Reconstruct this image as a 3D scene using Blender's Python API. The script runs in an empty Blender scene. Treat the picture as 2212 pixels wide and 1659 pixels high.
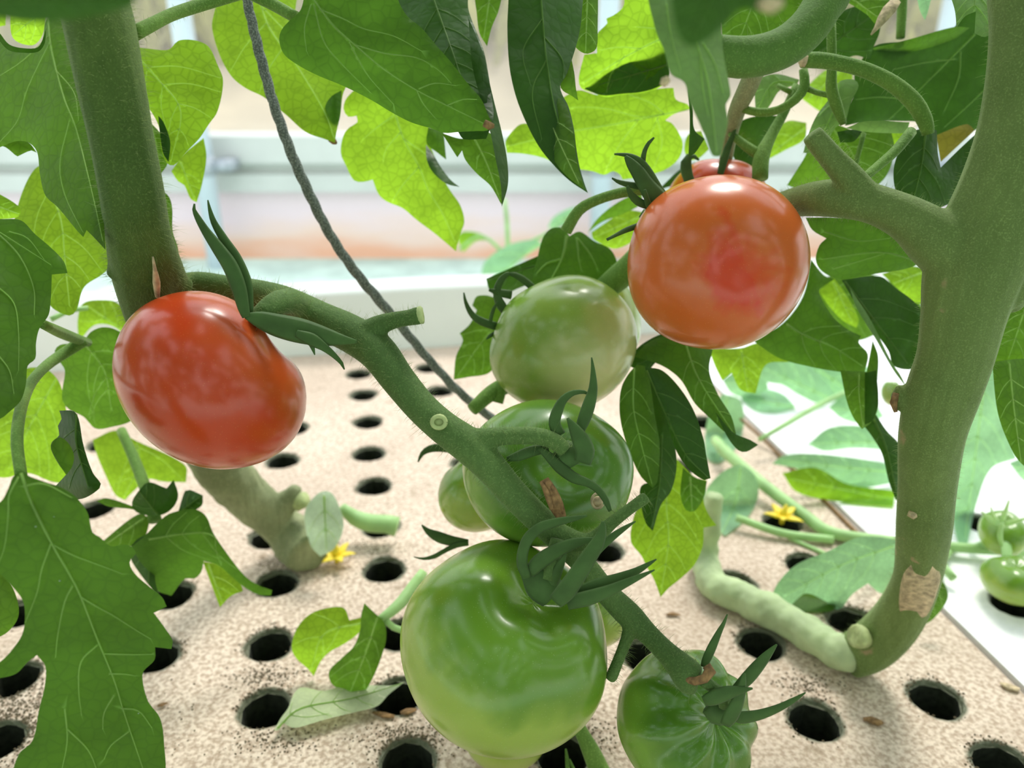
import bpy, math, random
import numpy as np
from mathutils import Vector, Matrix, noise
from mathutils.geometry import delaunay_2d_cdt

random.seed(7)
C = bpy.context.scene.collection
SC = bpy.context.scene

# ------------------------------------------------------------------ camera, sky, sun, exposure
FPX, CAMH, PITCH = 1671.0, 0.28, math.radians(23)
cam = bpy.data.cameras.new('camera')
cam.sensor_width = 36.0
cam.lens = FPX * 36.0 / 2212.0
cam.clip_start = 0.01
cam.dof.use_dof = True
cam.dof.focus_distance = 0.262
cam.dof.aperture_fstop = 9.5
camo = bpy.data.objects.new('camera', cam)
C.objects.link(camo)
camo.location = (0, 0, CAMH)
camo.rotation_euler = (math.radians(90) - PITCH, 0, 0)
SC.camera = camo

w = bpy.data.worlds.new('overcast_sky')
SC.world = w
w.use_nodes = True
wn, wl = w.node_tree.nodes, w.node_tree.links
bg = wn['Background']
tc = wn.new('ShaderNodeTexCoord'); sx = wn.new('ShaderNodeSeparateXYZ'); rp = wn.new('ShaderNodeValToRGB')
wl.new(tc.outputs['Generated'], sx.inputs[0]); wl.new(sx.outputs['Z'], rp.inputs[0])
rp.color_ramp.elements[0].position = 0.0; rp.color_ramp.elements[0].color = (0.98, 0.97, 0.93, 1)
rp.color_ramp.elements[1].position = 0.7; rp.color_ramp.elements[1].color = (0.86, 0.93, 1.0, 1)
wl.new(rp.outputs[0], bg.inputs[0])
bg.inputs[1].default_value = 1.9

sun = bpy.data.lights.new('sun', 'SUN')
sun.energy = 2.6
sun.angle = math.radians(18)
sun.color = (1.0, 0.96, 0.88)
suno = bpy.data.objects.new('sun', sun)
C.objects.link(suno)
sd = Vector((-0.20, -0.52, -0.83))            # travel direction: from behind the plants, high
suno.rotation_euler = sd.to_track_quat('-Z', 'Y').to_euler()
suno.location = (1, 3, 4)

vs = SC.view_settings
vs.view_transform = 'Standard'; vs.look = 'None'; vs.gamma = 1.0; vs.use_curve_mapping = False
vs.exposure = 0.0

# ------------------------------------------------------------------ geometry helpers
CP, SP = math.cos(PITCH), math.sin(PITCH)
def P(x, y, z):                                # photo position at a distance z -> place in the greenhouse
    X, Y = (x - 1106.0) / FPX * z, -(y - 829.5) / FPX * z
    return Vector((X, CP * z + SP * Y, CAMH - SP * z + CP * Y))
def GZ(x, y, Z=0.0):                           # distance at which that sight line meets height Z
    Y = -(y - 829.5) / FPX
    return (CAMH - Z) / (SP - CP * Y)
def G(x, y, Z=0.0):
    return P(x, y, GZ(x, y, Z))
VIEW = Vector((0, CP, -SP)); UPV = Vector((0, SP, CP)); RT = Vector((1, 0, 0))

WLOC = {}
def put(o, parent, loc):
    C.objects.link(o)
    if parent is not None:
        o.parent = parent
        o.location = Vector(loc) - WLOC[parent]
    else:
        o.location = loc
    WLOC[o] = Vector(loc)
def tag(o, label, cat, group=None):
    o['label'] = label; o['category'] = cat
    if group: o['group'] = group
    return o
def thing(name, loc, label, cat, group=None):
    o = bpy.data.objects.new(name, None)
    o.empty_display_size = 0.01
    put(o, None, loc)
    return tag(o, label, cat, group)
def mk(name, V, F, mat, parent=None, smooth=True, origin=None, attrs=None):
    V = [Vector(v) for v in V]
    if origin is None:
        origin = sum(V, Vector()) / len(V)
    me = bpy.data.meshes.new(name)
    me.from_pydata([tuple(v - origin) for v in V], [], F)
    if smooth:
        me.polygons.foreach_set('use_smooth', [True] * len(me.polygons))
    for k, vals in (attrs or {}).items():
        a = me.attributes.new(k, 'FLOAT', 'POINT')
        a.data.foreach_set('value', vals)
    for m in (mat if isinstance(mat, list) else [mat]):
        me.materials.append(m)
    me.update()
    o = bpy.data.objects.new(name, me)
    put(o, parent, origin)
    return o
def structure(o):
    o['kind'] = 'structure'
    return o

def box(V, F, a, b):
    n = len(V)
    for z in (a[2], b[2]):
        for x, y in ((a[0], a[1]), (b[0], a[1]), (b[0], b[1]), (a[0], b[1])):
            V.append(Vector((x, y, z)))
    F += [(n, n+3, n+2, n+1), (n+4, n+5, n+6, n+7), (n, n+1, n+5, n+4), (n+1, n+2, n+6, n+5), (n+2, n+3, n+7, n+6), (n+3, n, n+4, n+7)]

def catmull(pts, step):
    """smooth tuples of any width; spacing 'step' measured on the first two values"""
    pts = [np.array(p, float) for p in pts]
    if len(pts) < 3:
        a, b = pts[0], pts[-1]
        k = max(2, int(np.linalg.norm((b - a)[:2]) / step))
        return [a + (b - a) * i / k for i in range(k + 1)]
    ext = [2 * pts[0] - pts[1]] + pts + [2 * pts[-1] - pts[-2]]
    out = []
    for i in range(1, len(ext) - 2):
        p0, p1, p2, p3 = ext[i-1:i+3]
        k = max(1, int(np.linalg.norm((p2 - p1)[:2]) / step))
        for j in range(k):
            t = j / k
            out.append(0.5 * (2*p1 + (p2-p0)*t + (2*p0-5*p1+4*p2-p3)*t*t + (3*p1-p0-3*p2+p3)*t**3))
    out.append(pts[-1])
    return out

def sweep(V, F, path, n=12, flat=1.0, nrm=None, ridge=0.0, rk=5, cap=True, twist=0.0):
    """path: list of (Vector, radius); ring swept along it.  flat<1 squashes along the normal hint"""
    m = len(path)
    base = len(V)
    T = []
    for i in range(m):
        a, b = path[max(0, i-1)][0], path[min(m-1, i+1)][0]
        d = b - a
        T.append(d.normalized() if d.length > 1e-9 else Vector((0, 0, 1)))
    N = (nrm or -VIEW)
    N = (N - T[0] * N.dot(T[0]))
    N = N.normalized() if N.length > 1e-4 else T[0].orthogonal().normalized()
    for i in range(m):
        N = N - T[i] * N.dot(T[i])
        N = N.normalized() if N.length > 1e-5 else T[i].orthogonal().normalized()
        B = T[i].cross(N)
        p, r = path[i]
        for k in range(n):
            a = 2 * math.pi * k / n + twist * i
            rr = r * (1 + ridge * math.cos(rk * a))
            V.append(p + B * (math.cos(a) * rr) + N * (math.sin(a) * rr * flat))
    for i in range(m - 1):
        for k in range(n):
            a, b = base + i*n + k, base + i*n + (k+1) % n
            F.append((a, b, b + n, a + n))
    if cap:
        F.append(tuple(base + k for k in range(n))[::-1])
        F.append(tuple(base + (m-1)*n + k for k in range(n)))

REST = [True]                                   # nothing sinks into the boards while this is on
def above(x, y, z, h):
    if not REST[0] or SP + CP * (y - 829.5) / FPX < 0.02: return z
    return min(z, GZ(x, y, h))
def pxpath(pts, step=14):
    """(x, y, z, radius in px) -> list of (place, radius in m)"""
    return [(P(q[0], q[1], above(q[0], q[1], q[2], max(0.1, q[3]) * q[2] / FPX)), max(0.1, q[3]) * q[2] / FPX) for q in catmull(pts, step)]

# ------------------------------------------------------------------ materials
def nodes(name):
    m = bpy.data.materials.new(name)
    m.use_nodes = True
    nt = m.node_tree
    return m, nt.nodes, nt.links, nt.nodes['Principled BSDF'], nt.nodes['Material Output']
def tex(N, kind, L=None, vec=None, **kw):
    t = N.new('ShaderNodeTex' + kind)
    for k, v in kw.items():
        if hasattr(t, k) and k not in ('scale',): setattr(t, k, v)
        else: t.inputs[k.capitalize()].default_value = v
    if vec is not None: L.new(vec, t.inputs['Vector'])
    return t
def ramp(N, L, src, stops):
    r = N.new('ShaderNodeValToRGB')
    e = r.color_ramp.elements
    while len(e) < len(stops): e.new(0.5)
    for el, (p, c) in zip(e, stops):
        el.position = p
        el.color = (*c, 1) if len(c) == 3 else c
    L.new(src, r.inputs[0])
    return r.outputs[0]
def mixc(N, L, fac, a, b, mode='MIX'):
    m = N.new('ShaderNodeMix'); m.data_type = 'RGBA'; m.blend_type = mode
    for sock, v in ((m.inputs[0], fac), (m.inputs[6], a), (m.inputs[7], b)):
        if hasattr(v, 'is_linked') or hasattr(v, 'links'): L.new(v, sock)
        elif isinstance(v, (int, float)): sock.default_value = v
        else: sock.default_value = (*v, 1)
    return m.outputs[2]
def coords(N): return N.new('ShaderNodeTexCoord').outputs['Object']
def bump(N, L, h, strength, dist, bs):
    b = N.new('ShaderNodeBump'); b.inputs['Strength'].default_value = strength; b.inputs['Distance'].default_value = dist
    L.new(h, b.inputs['Height']); L.new(b.outputs[0], bs.inputs['Normal'])
    return b.outputs[0]

def leaf_mat(name, base, trans, fac, rough=0.5, cell=260.0, contrast=0.22, spec=0.22):
    m, N, L, bs, out = nodes(name)
    co = coords(N)
    vo = tex(N, 'Voronoi', L, co, feature='DISTANCE_TO_EDGE', scale=cell)
    no = tex(N, 'Noise', L, co, scale=38.0, detail=3.0)
    net = ramp(N, L, vo.outputs['Distance'], [(0.0, (1-contrast,)*3), (0.12, (1,)*3)])
    blot = ramp(N, L, no.outputs['Fac'], [(0.3, (0.78,)*3), (0.7, (1.15,)*3)])
    k = mixc(N, L, 1.0, net, blot, 'MULTIPLY')
    bc = mixc(N, L, 1.0, base, blot, 'MULTIPLY')
    tcx = mixc(N, L, 1.0, trans, k, 'MULTIPLY')
    av = N.new('ShaderNodeAttribute'); av.attribute_name = 'rib'
    tcx = mixc(N, L, av.outputs['Fac'], tcx, tuple(min(0.95, c * 1.35 + 0.05) for c in trans))
    bc = mixc(N, L, av.outputs['Fac'], bc, tuple(min(0.9, c * 1.6 + 0.03) for c in base))
    L.new(bc, bs.inputs['Base Color'])
    bs.inputs['Roughness'].default_value = rough
    bs.inputs['Specular IOR Level'].default_value = spec
    bs.inputs['Sheen Weight'].default_value = 0.02
    nb = bump(N, L, vo.outputs['Distance'], 0.35, 0.0006, bs)
    tr = N.new('ShaderNodeBsdfTranslucent')
    L.new(tcx, tr.inputs['Color']); L.new(nb, tr.inputs['Normal'])
    mx = N.new('ShaderNodeMixShader'); mx.inputs[0].default_value = fac
    L.new(bs.outputs[0], mx.inputs[1]); L.new(tr.outputs[0], mx.inputs[2])
    L.new(mx.outputs[0], out.inputs['Surface'])
    return m

def plain(name, col, rough=0.6, noise_scale=60.0, var=0.2, bmp=0.2, spec=0.4, sheen=0.0, sss=0.0):
    m, N, L, bs, out = nodes(name)
    no = tex(N, 'Noise', L, coords(N), scale=noise_scale, detail=5.0)
    lo, hi = tuple(c * (1 - var) for c in col), tuple(min(1, c * (1 + var)) for c in col)
    L.new(ramp(N, L, no.outputs['Fac'], [(0.3, lo), (0.7, hi)]), bs.inputs['Base Color'])
    bs.inputs['Roughness'].default_value = rough
    bs.inputs['Specular IOR Level'].default_value = spec
    bs.inputs['Sheen Weight'].default_value = sheen
    if sss:
        bs.inputs['Subsurface Weight'].default_value = sss
        bs.inputs['Subsurface Radius'].default_value = (0.004, 0.004, 0.002)
        bs.inputs['Subsurface Scale'].default_value = 1.0
    if bmp: bump(N, L, no.outputs['Fac'], bmp, 0.001, bs)
    return m

M = {}
M['b'] = leaf_mat('backlit_leaf', (0.13, 0.27, 0.025), (0.34, 0.62, 0.03), 0.70)  # glow of backlit blades painted into the leaf colour
M['m'] = leaf_mat('mid_tone_leaf', (0.07, 0.165, 0.018), (0.15, 0.34, 0.020), 0.48)  # middle brightness step of the same leaf, lighting included in its colour
M['g'] = leaf_mat('deep_green_leaf', (0.065, 0.165, 0.02), (0.105, 0.26, 0.014), 0.45)
M['d'] = leaf_mat('shaded_leaf', (0.034, 0.095, 0.014), (0.05, 0.15, 0.010), 0.32, rough=0.42)  # same leaf where it hangs in shade, darkness painted into its colour
M['u'] = leaf_mat('leaf_underside', (0.16, 0.29, 0.10), (0.22, 0.42, 0.08), 0.35, rough=0.6)
M['p'] = leaf_mat('overexposed_leaf', (0.30, 0.52, 0.33), (0.36, 0.68, 0.30), 0.5, rough=0.35)  # glare on the background leaves painted in as a paler colour
M['y'] = leaf_mat('yellowing_leaf', (0.20, 0.17, 0.03), (0.35, 0.32, 0.04), 0.5)
M['w'] = leaf_mat('withered_leaf', (0.58, 0.68, 0.42), (0.6, 0.72, 0.4), 0.35, rough=0.7)
M['mint'] = leaf_mat('bleached_leaf', (0.55, 0.70, 0.52), (0.55, 0.75, 0.5), 0.4, rough=0.6)
M['vein'] = leaf_mat('leaf_vein', (0.40, 0.58, 0.20), (0.50, 0.78, 0.16), 0.55, contrast=0.0)
def vein_thin():
    m, N, L, bs, out = nodes('thin_leaf_vein')
    bs.inputs['Base Color'].default_value = (0.45, 0.62, 0.20, 1)
    tr = N.new('ShaderNodeBsdfTransparent'); tr.inputs[0].default_value = (0.96, 1.0, 0.9, 1)
    mx = N.new('ShaderNodeMixShader'); mx.inputs[0].default_value = 0.72
    L.new(bs.outputs[0], mx.inputs[1]); L.new(tr.outputs[0], mx.inputs[2]); L.new(mx.outputs[0], out.inputs['Surface'])
    return m
M['vein_b'] = vein_thin()
M['vein_d'] = leaf_mat('dark_leaf_vein', (0.13, 0.25, 0.05), (0.2, 0.4, 0.06), 0.4, contrast=0.0)
M['sepal'] = plain('sepal_green', (0.055, 0.115, 0.03), 0.6, 120, 0.25, 0.15, sheen=0.05, spec=0.2)
M['brown'] = plain('dried_brown', (0.24, 0.14, 0.06), 0.9, 500, 0.5, 0.6)
M['tan'] = plain('dried_tan', (0.50, 0.40, 0.25), 0.9, 400, 0.4, 0.6)
M['cut'] = plain('cut_stalk_end', (0.42, 0.50, 0.22), 0.7, 300, 0.2, 0.3)
M['hair'] = leaf_mat('plant_hair', (0.25, 0.34, 0.15), (0.75, 0.85, 0.5), 0.55, contrast=0.0)
M['petal'] = plain('yellow_petal', (0.85, 0.66, 0.04), 0.5, 80, 0.15, 0.0)
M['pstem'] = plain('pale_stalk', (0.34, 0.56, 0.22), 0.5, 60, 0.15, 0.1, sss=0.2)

def stem_mat(name, col, dark, fuzz=0.6, patch=None):
    m, N, L, bs, out = nodes(name)
    co = coords(N)
    n1 = tex(N, 'Noise', L, co, scale=28.0, detail=4.0)
    n2 = tex(N, 'Noise', L, co, scale=1700.0, detail=2.0)
    mp = N.new('ShaderNodeMapping'); mp.inputs['Scale'].default_value = (420, 420, 14)
    L.new(co, mp.inputs[0])
    n3 = tex(N, 'Noise', L, mp.outputs[0], scale=1.0, detail=2.0)
    c = ramp(N, L, n1.outputs['Fac'], [(0.3, dark), (0.7, col)])
    c = mixc(N, L, ramp(N, L, n2.outputs['Fac'], [(0.50, (0,)*3), (0.75, (0.45,)*3)]), c, tuple(min(1, x*1.8 + 0.02) for x in col))
    c = mixc(N, L, ramp(N, L, n3.outputs['Fac'], [(0.35, (0.35,)*3), (0.6, (0,)*3)]), c, dark)
    if patch:
        n4 = tex(N, 'Noise', L, co, scale=55.0, detail=6.0)
        c = mixc(N, L, ramp(N, L, n4.outputs['Fac'], [(0.66, (0,)*3), (0.70, (0.8,)*3)]), c, patch)
    L.new(c, bs.inputs['Base Color'])
    bs.inputs['Roughness'].default_value = 0.7
    bs.inputs['Specular IOR Level'].default_value = 0.15
    bs.inputs['Sheen Weight'].default_value = fuzz
    bs.inputs['Sheen Roughness'].default_value = 0.35
    bs.inputs['Sheen Tint'].default_value = (0.75, 0.9, 0.55, 1)
    ad = N.new('ShaderNodeMath'); ad.operation = 'ADD'
    L.new(n2.outputs['Fac'], ad.inputs[0]); L.new(n3.outputs['Fac'], ad.inputs[1])
    bump(N, L, ad.outputs[0], 0.35, 0.0006, bs)
    return m
M['stem'] = stem_mat('hairy_stem', (0.095, 0.155, 0.034), (0.05, 0.095, 0.02), 0.25)
M['stem2'] = stem_mat('thick_stem', (0.165, 0.235, 0.072), (0.10, 0.155, 0.042), 0.35, patch=(0.36, 0.27, 0.15))
M['truss'] = stem_mat('truss_stem', (0.105, 0.185, 0.052), (0.065, 0.125, 0.034), 0.25)
M['woody'] = stem_mat('woody_stem', (0.33, 0.36, 0.20), (0.15, 0.18, 0.085), 0.2, patch=(0.52, 0.42, 0.27))
M['shoot'] = stem_mat('side_shoot_skin', (0.105, 0.205, 0.04), (0.07, 0.145, 0.028), 0.15)
M['root'] = plain('pale_root_end', (0.40, 0.50, 0.27), 0.7, 70, 0.22, 0.5, sss=0.2)
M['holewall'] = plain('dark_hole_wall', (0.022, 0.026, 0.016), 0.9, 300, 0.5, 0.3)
M['petiole'] = stem_mat('petiole', (0.17, 0.30, 0.06), (0.09, 0.19, 0.035), 0.3)

def tomato_mat(name, shoulder, body, tip, speck, tipw=.10):
    m, N, L, bs, out = nodes(name)
    co = coords(N)
    at = N.new('ShaderNodeAttribute'); at.attribute_name = 'pole'
    n1 = tex(N, 'Noise', L, co, scale=45.0, detail=4.0)
    n2 = tex(N, 'Voronoi', L, co, scale=900.0)
    ph = N.new('ShaderNodeAttribute'); ph.attribute_name = 'streak'
    ad = N.new('ShaderNodeMath'); ad.operation = 'MULTIPLY_ADD'
    L.new(n1.outputs['Fac'], ad.inputs[0]); ad.inputs[1].default_value = 0.35
    L.new(at.outputs['Fac'], ad.inputs[2])
    a2 = N.new('ShaderNodeMath'); a2.operation = 'MULTIPLY_ADD'
    L.new(ph.outputs['Fac'], a2.inputs[0]); a2.inputs[1].default_value = 0.12; L.new(ad.outputs[0], a2.inputs[2])
    c = ramp(N, L, a2.outputs[0], [(0.23, tip), (0.25 + tipw, body), (0.82, body), (1.0, shoulder)])
    c = mixc(N, L, ramp(N, L, n2.outputs['Distance'], [(0.0, (0.55,)*3), (0.16, (0,)*3)]), c, speck)
    L.new(c, bs.inputs['Base Color'])
    bs.inputs['Roughness'].default_value = 0.27
    bs.inputs['Specular IOR Level'].default_value = 0.42
    bs.inputs['Coat Weight'].default_value = 0.3
    bs.inputs['Coat Roughness'].default_value = 0.14
    bs.inputs['Subsurface Weight'].default_value = 0.4
    bs.inputs['Subsurface Radius'].default_value = (0.010, 0.006, 0.002)
    bs.inputs['Subsurface Scale'].default_value = 0.8
    n3 = tex(N, 'Noise', L, co, scale=70.0, detail=1.0)
    bump(N, L, n3.outputs['Fac'], 0.05, 0.0015, bs)
    return m
M['red'] = tomato_mat('red_tomato_skin', (0.50, 0.075, 0.012), (0.54, 0.052, 0.010), (0.50, 0.075, 0.014), (0.80, 0.30, 0.10))
M['orange'] = tomato_mat('orange_red_skin', (0.58, 0.06, 0.012), (0.60, 0.125, 0.026), (0.60, 0.045, 0.009), (0.85, 0.35, 0.14), tipw=.05)
M['green'] = tomato_mat('green_tomato_skin', (0.13, 0.27, 0.02), (0.29, 0.42, 0.065), (0.48, 0.53, 0.15), (0.55, 0.66, 0.30), tipw=.40)
M['dgreen'] = tomato_mat('dark_green_skin', (0.08, 0.20, 0.015), (0.17, 0.33, 0.04), (0.28, 0.42, 0.08), (0.45, 0.60, 0.25), tipw=.35)
M['pgreen'] = tomato_mat('breaking_green_skin', (0.15, 0.29, 0.028), (0.21, 0.32, 0.05), (0.56, 0.54, 0.25), (0.62, 0.66, 0.34), tipw=.35)

def foam_mat(name, c1, c2, stain, sc=360.0):
    m, N, L, bs, out = nodes(name)
    co = coords(N)
    v = tex(N, 'Voronoi', L, co, scale=sc)
    n = tex(N, 'Noise', L, co, scale=sc * 1.3, detail=5.0)
    n2 = tex(N, 'Noise', L, co, scale=9.0, detail=4.0)
    n3 = tex(N, 'Noise', L, co, scale=70.0, detail=6.0)
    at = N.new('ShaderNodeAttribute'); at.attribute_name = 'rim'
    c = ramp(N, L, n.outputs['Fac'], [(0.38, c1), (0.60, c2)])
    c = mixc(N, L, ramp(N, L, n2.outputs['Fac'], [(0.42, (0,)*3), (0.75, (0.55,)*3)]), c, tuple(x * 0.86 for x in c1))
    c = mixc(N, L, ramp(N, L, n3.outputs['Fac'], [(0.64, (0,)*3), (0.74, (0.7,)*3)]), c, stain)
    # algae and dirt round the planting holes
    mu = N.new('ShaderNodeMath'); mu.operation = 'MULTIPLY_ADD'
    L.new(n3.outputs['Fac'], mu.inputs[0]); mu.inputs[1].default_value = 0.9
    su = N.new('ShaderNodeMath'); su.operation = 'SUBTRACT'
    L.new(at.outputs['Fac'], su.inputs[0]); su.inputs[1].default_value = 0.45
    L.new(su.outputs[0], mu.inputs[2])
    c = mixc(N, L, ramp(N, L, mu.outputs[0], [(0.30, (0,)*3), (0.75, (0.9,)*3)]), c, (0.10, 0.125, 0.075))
    L.new(c, bs.inputs['Base Color'])
    bs.inputs['Roughness'].default_value = 0.75
    bump(N, L, n.outputs['Fac'], 0.5, 0.0015, bs)
    return m
M['foam'] = foam_mat('beige_foam', (0.45, 0.335, 0.245), (0.80, 0.665, 0.54), (0.30, 0.22, 0.14))
M['wfoam'] = foam_mat('white_foam', (0.86, 0.87, 0.87), (0.95, 0.95, 0.95), (0.7, 0.7, 0.68), 120.0)
M['black'] = plain('dark_nutrient_water', (0.012, 0.012, 0.008), 0.35, 40, 0.3, 0.0)
M['white'] = plain('white_trough_plastic', (0.74, 0.78, 0.74), 0.45, 8, 0.08, 0.05)
M['beam'] = plain('painted_steel_rail', (0.55, 0.58, 0.55), 0.5, 6, 0.08, 0.0)
M['post'] = plain('galvanised_post', (0.62, 0.70, 0.78), 0.4, 6, 0.08, 0.0)
M['steel'] = plain('bracket_steel', (0.36, 0.40, 0.44), 0.4, 20, 0.2, 0.0)
M['floor'] = plain('weed_cloth', (0.55, 0.70, 0.62), 0.8, 12, 0.2, 0.1)
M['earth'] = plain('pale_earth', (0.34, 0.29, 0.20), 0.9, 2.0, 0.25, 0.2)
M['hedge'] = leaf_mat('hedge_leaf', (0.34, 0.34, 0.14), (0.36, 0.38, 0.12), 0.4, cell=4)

# ------------------------------------------------------------------ the setting
def rail_z(y, D):                              # height seen at picture row y at distance D along the ground
    d = PITCH + math.atan((y - 829.5) / FPX)
    return CAMH - D * math.tan(d)
WALL_Y = 2.0
FLOOR_Z = rail_z(560, WALL_Y)
V, F = [], []
box(V, F, (-5, -2.0, FLOOR_Z - 0.05), (5, WALL_Y + 0.06, FLOOR_Z))
structure(mk('floor', V, F, M['floor'], smooth=False))
z1, z2 = rail_z(292, WALL_Y), rail_z(350, WALL_Y)
z3, z4 = rail_z(374, WALL_Y), rail_z(412, WALL_Y)
# low wall behind: washed-out pink sheet, ochre towards its foot
m, N, L, bs, out = nodes('pink_wall_sheet')
co = coords(N)
sp = N.new('ShaderNodeSeparateXYZ'); L.new(co, sp.inputs[0])
mpg = N.new('ShaderNodeMapping'); mpg.inputs['Scale'].default_value = (1.5, 1, 7); L.new(co, mpg.inputs[0])
n = tex(N, 'Noise', L, mpg.outputs[0], scale=2.2, detail=5.0)
ma = N.new('ShaderNodeMath'); ma.operation = 'MULTIPLY_ADD'; L.new(n.outputs['Fac'], ma.inputs[0]); ma.inputs[1].default_value = 0.16; L.new(sp.outputs['Z'], ma.inputs[2])
L.new(ramp(N, L, ma.outputs[0], [(0.0, (0.80, 0.44, 0.30)), (0.05, (0.80, 0.60, 0.52)), (0.11, (0.78, 0.65, 0.70))]), bs.inputs['Base Color'])
bs.inputs['Roughness'].default_value = 0.9
V, F = [], []
box(V, F, (-5, WALL_Y + 0.01, FLOOR_Z), (5, WALL_Y + 0.09, z4))
structure(mk('wall_back', V, F, m, smooth=False))
# steel rail with its groove, on top of the wall
V, F = [], []
box(V, F, (-5, WALL_Y - 0.03, z2), (5, WALL_Y + 0.09, z1))
box(V, F, (-5, WALL_Y + 0.00, z3 - 0.001), (5, WALL_Y + 0.09, z2 + 0.001))
box(V, F, (-5, WALL_Y - 0.02, z4), (5, WALL_Y + 0.09, z3))
structure(mk('trim_1', V, F, M['beam'], smooth=False))
# greenhouse film above the rail, unevenly hazy
m, N, L, bs, out = nodes('hazy_film')
tr = N.new('ShaderNodeBsdfTransparent'); tl = N.new('ShaderNodeBsdfTranslucent'); tl.inputs[0].default_value = (1, 0.99, 0.97, 1)
n = tex(N, 'Noise', L, coords(N), scale=1.6, detail=4.0)
mx = N.new('ShaderNodeMixShader')
L.new(ramp(N, L, n.outputs['Fac'], [(0.3, (0.05,)*3), (0.7, (0.14,)*3)]), mx.inputs[0])
L.new(tr.outputs[0], mx.inputs[1]); L.new(tl.outputs[0], mx.inputs[2]); L.new(mx.outputs[0], out.inputs['Surface'])
V, F = [], []
box(V, F, (-5, WALL_Y + 0.055, z1), (5, WALL_Y + 0.056, 2.2))
structure(mk('window_1', V, F, m, smooth=False))
# posts with clamp brackets on the rail
for x0, y0, wpx, lab in ((456, 470, 46, 'pale galvanised post left of the hanging twine'),
                         (1296, 470, 46, 'pale galvanised post behind the hanging leaves in the middle'),
                         (2062, 30, 56, 'pale galvanised post at the top right behind the thick stem')):
    D = WALL_Y - 0.085
    d = Vector(P(x0, y0, 1.0)) - Vector((0, 0, CAMH))
    X = d.x / d.y * D
    hw = wpx * D / FPX * 0.46
    t = thing('greenhouse_post', (X, D, FLOOR_Z), lab, 'post')
    V, F = [], []
    sweep(V, F, [(Vector((X, D, FLOOR_Z)), hw), (Vector((X, D, 1.0)), hw), (Vector((X, D, 2.3)), hw)], n=20, nrm=Vector((0, 1, 0)))
    mk('pole', V, F, M['post'], t)
    V, F = [], []
    sweep(V, F, [(Vector((X, D, z1 - 0.085 + k)), hw * 1.12) for k in (0, 0.045)], n=20, nrm=Vector((0, 1, 0)))
    box(V, F, (X + hw, D - 0.008, z1 - 0.075), (X + hw + 0.045, D + 0.06, z1 - 0.05))
    mk('clamp', V, F, M['steel'], t)
    V, F = [], []
    sweep(V, F, [(Vector((X + hw + 0.028, D - 0.02, z1 - 0.0625)), 0.008), (Vector((X + hw + 0.028, D + 0.01, z1 - 0.0625)), 0.008)], n=6)
    mk('bolt', V, F, M['steel'], t)
# ground and bank outside, washed out by the haze of the film
V, F = [], []
nx, ny = 40, 30
for j in range(ny + 1):
    for i in range(nx + 1):
        x, y = -9 + 18 * i / nx, WALL_Y + 0.12 + 9 * j / ny
        rise = max(0, (y - 3.2)) * 0.33
        V.append(Vector((x, y, z1 - 0.09 + rise + 0.10 * noise.noise(Vector((x * 1.3, y * 1.3, 0))))))
for j in range(ny):
    for i in range(nx):
        a = j * (nx + 1) + i
        F.append((a, a + 1, a + nx + 2, a + nx + 1))
structure(mk('ground', V, F, M['earth']))
# weedy growth on the bank: many small blades, one mass
V, F = [], []
for k in range(9000):
    x, y = random.uniform(-6, 6), random.uniform(3.8, 8.5)
    z = z1 - 0.12 + max(0, y - 3.2) * 0.33 + 0.10 * noise.noise(Vector((x * 1.3, y * 1.3, 0)))
    h = random.uniform(0.12, 0.5) * (1 + 0.6 * noise.noise(Vector((x, y, 3))))
    a, ln = random.uniform(0, 6.28), random.uniform(-0.15, 0.15)
    wv = Vector((math.cos(a), math.sin(a), 0)) * random.uniform(0.02, 0.07)
    b = Vector((x, y, z)); n0 = len(V)
    V += [b - wv * 0.3, b + wv * 0.3, b + Vector((ln * .5, ln * .4, h * 0.6)) + wv, b + Vector((ln * .5, ln * .4, h * 0.6)) - wv, b + Vector((ln, ln, h))]
    F += [(n0, n0+1, n0+2, n0+3), (n0+3, n0+2, n0+4)]
o = mk('roadside_weeds', V, F, M['hedge'])
o['kind'] = 'stuff'; tag(o, 'pale washed-out weeds on the bank outside the greenhouse', 'weeds')

# ------------------------------------------------------------------ growing boards over the trough
HR = 0.0113
holes = [(775,808),(785,853),(795,912),(797,980),(808,1050),(822,1137),(830,1230),(858,1370),(858,1503),(880,1642),
         (635,925),(610,995),(580,1160),(598,1260),(582,1392),(573,1530),(1215,1628),(1395,1415),(1645,1390),
         (1760,1555),(2022,1510),(2165,1650),(1690,1130),(1742,1220),(1587,1262),(1838,1342),(1305,1190),(1135,1440),
         (925,795),(950,845),(225,960),(205,1100),(370,1285),(335,1415),(30,1465),(40,1325),(-8,1600),(1010,1000),(1060,1120),
         (1525,912),(1460,1010),(700,1850),(1050,1850),(1420,1850),(1800,1800),(300,1750)]
def line_pt(a, b, t): return a + (b - a) * t
def isect(a, b, c, d):
    r, s = b - a, d - c
    t = ((c - a).x * s.y - (c - a).y * s.x) / (r.x * s.y - r.y * s.x)
    return a + r * t
eA, eB = G(2040, 1330), G(2212, 1500)
bA, bB = G(700, 766), G(1060, 743)
back_r = isect(eA, eB, bA, bB)
fr = isect(eA, eB, Vector((-1, -0.06, 0)), Vector((1, -0.06, 0)))
bl = isect(bA, bB, Vector((-0.75, 0, 0)), Vector((-0.75, 1, 0)))
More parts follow.
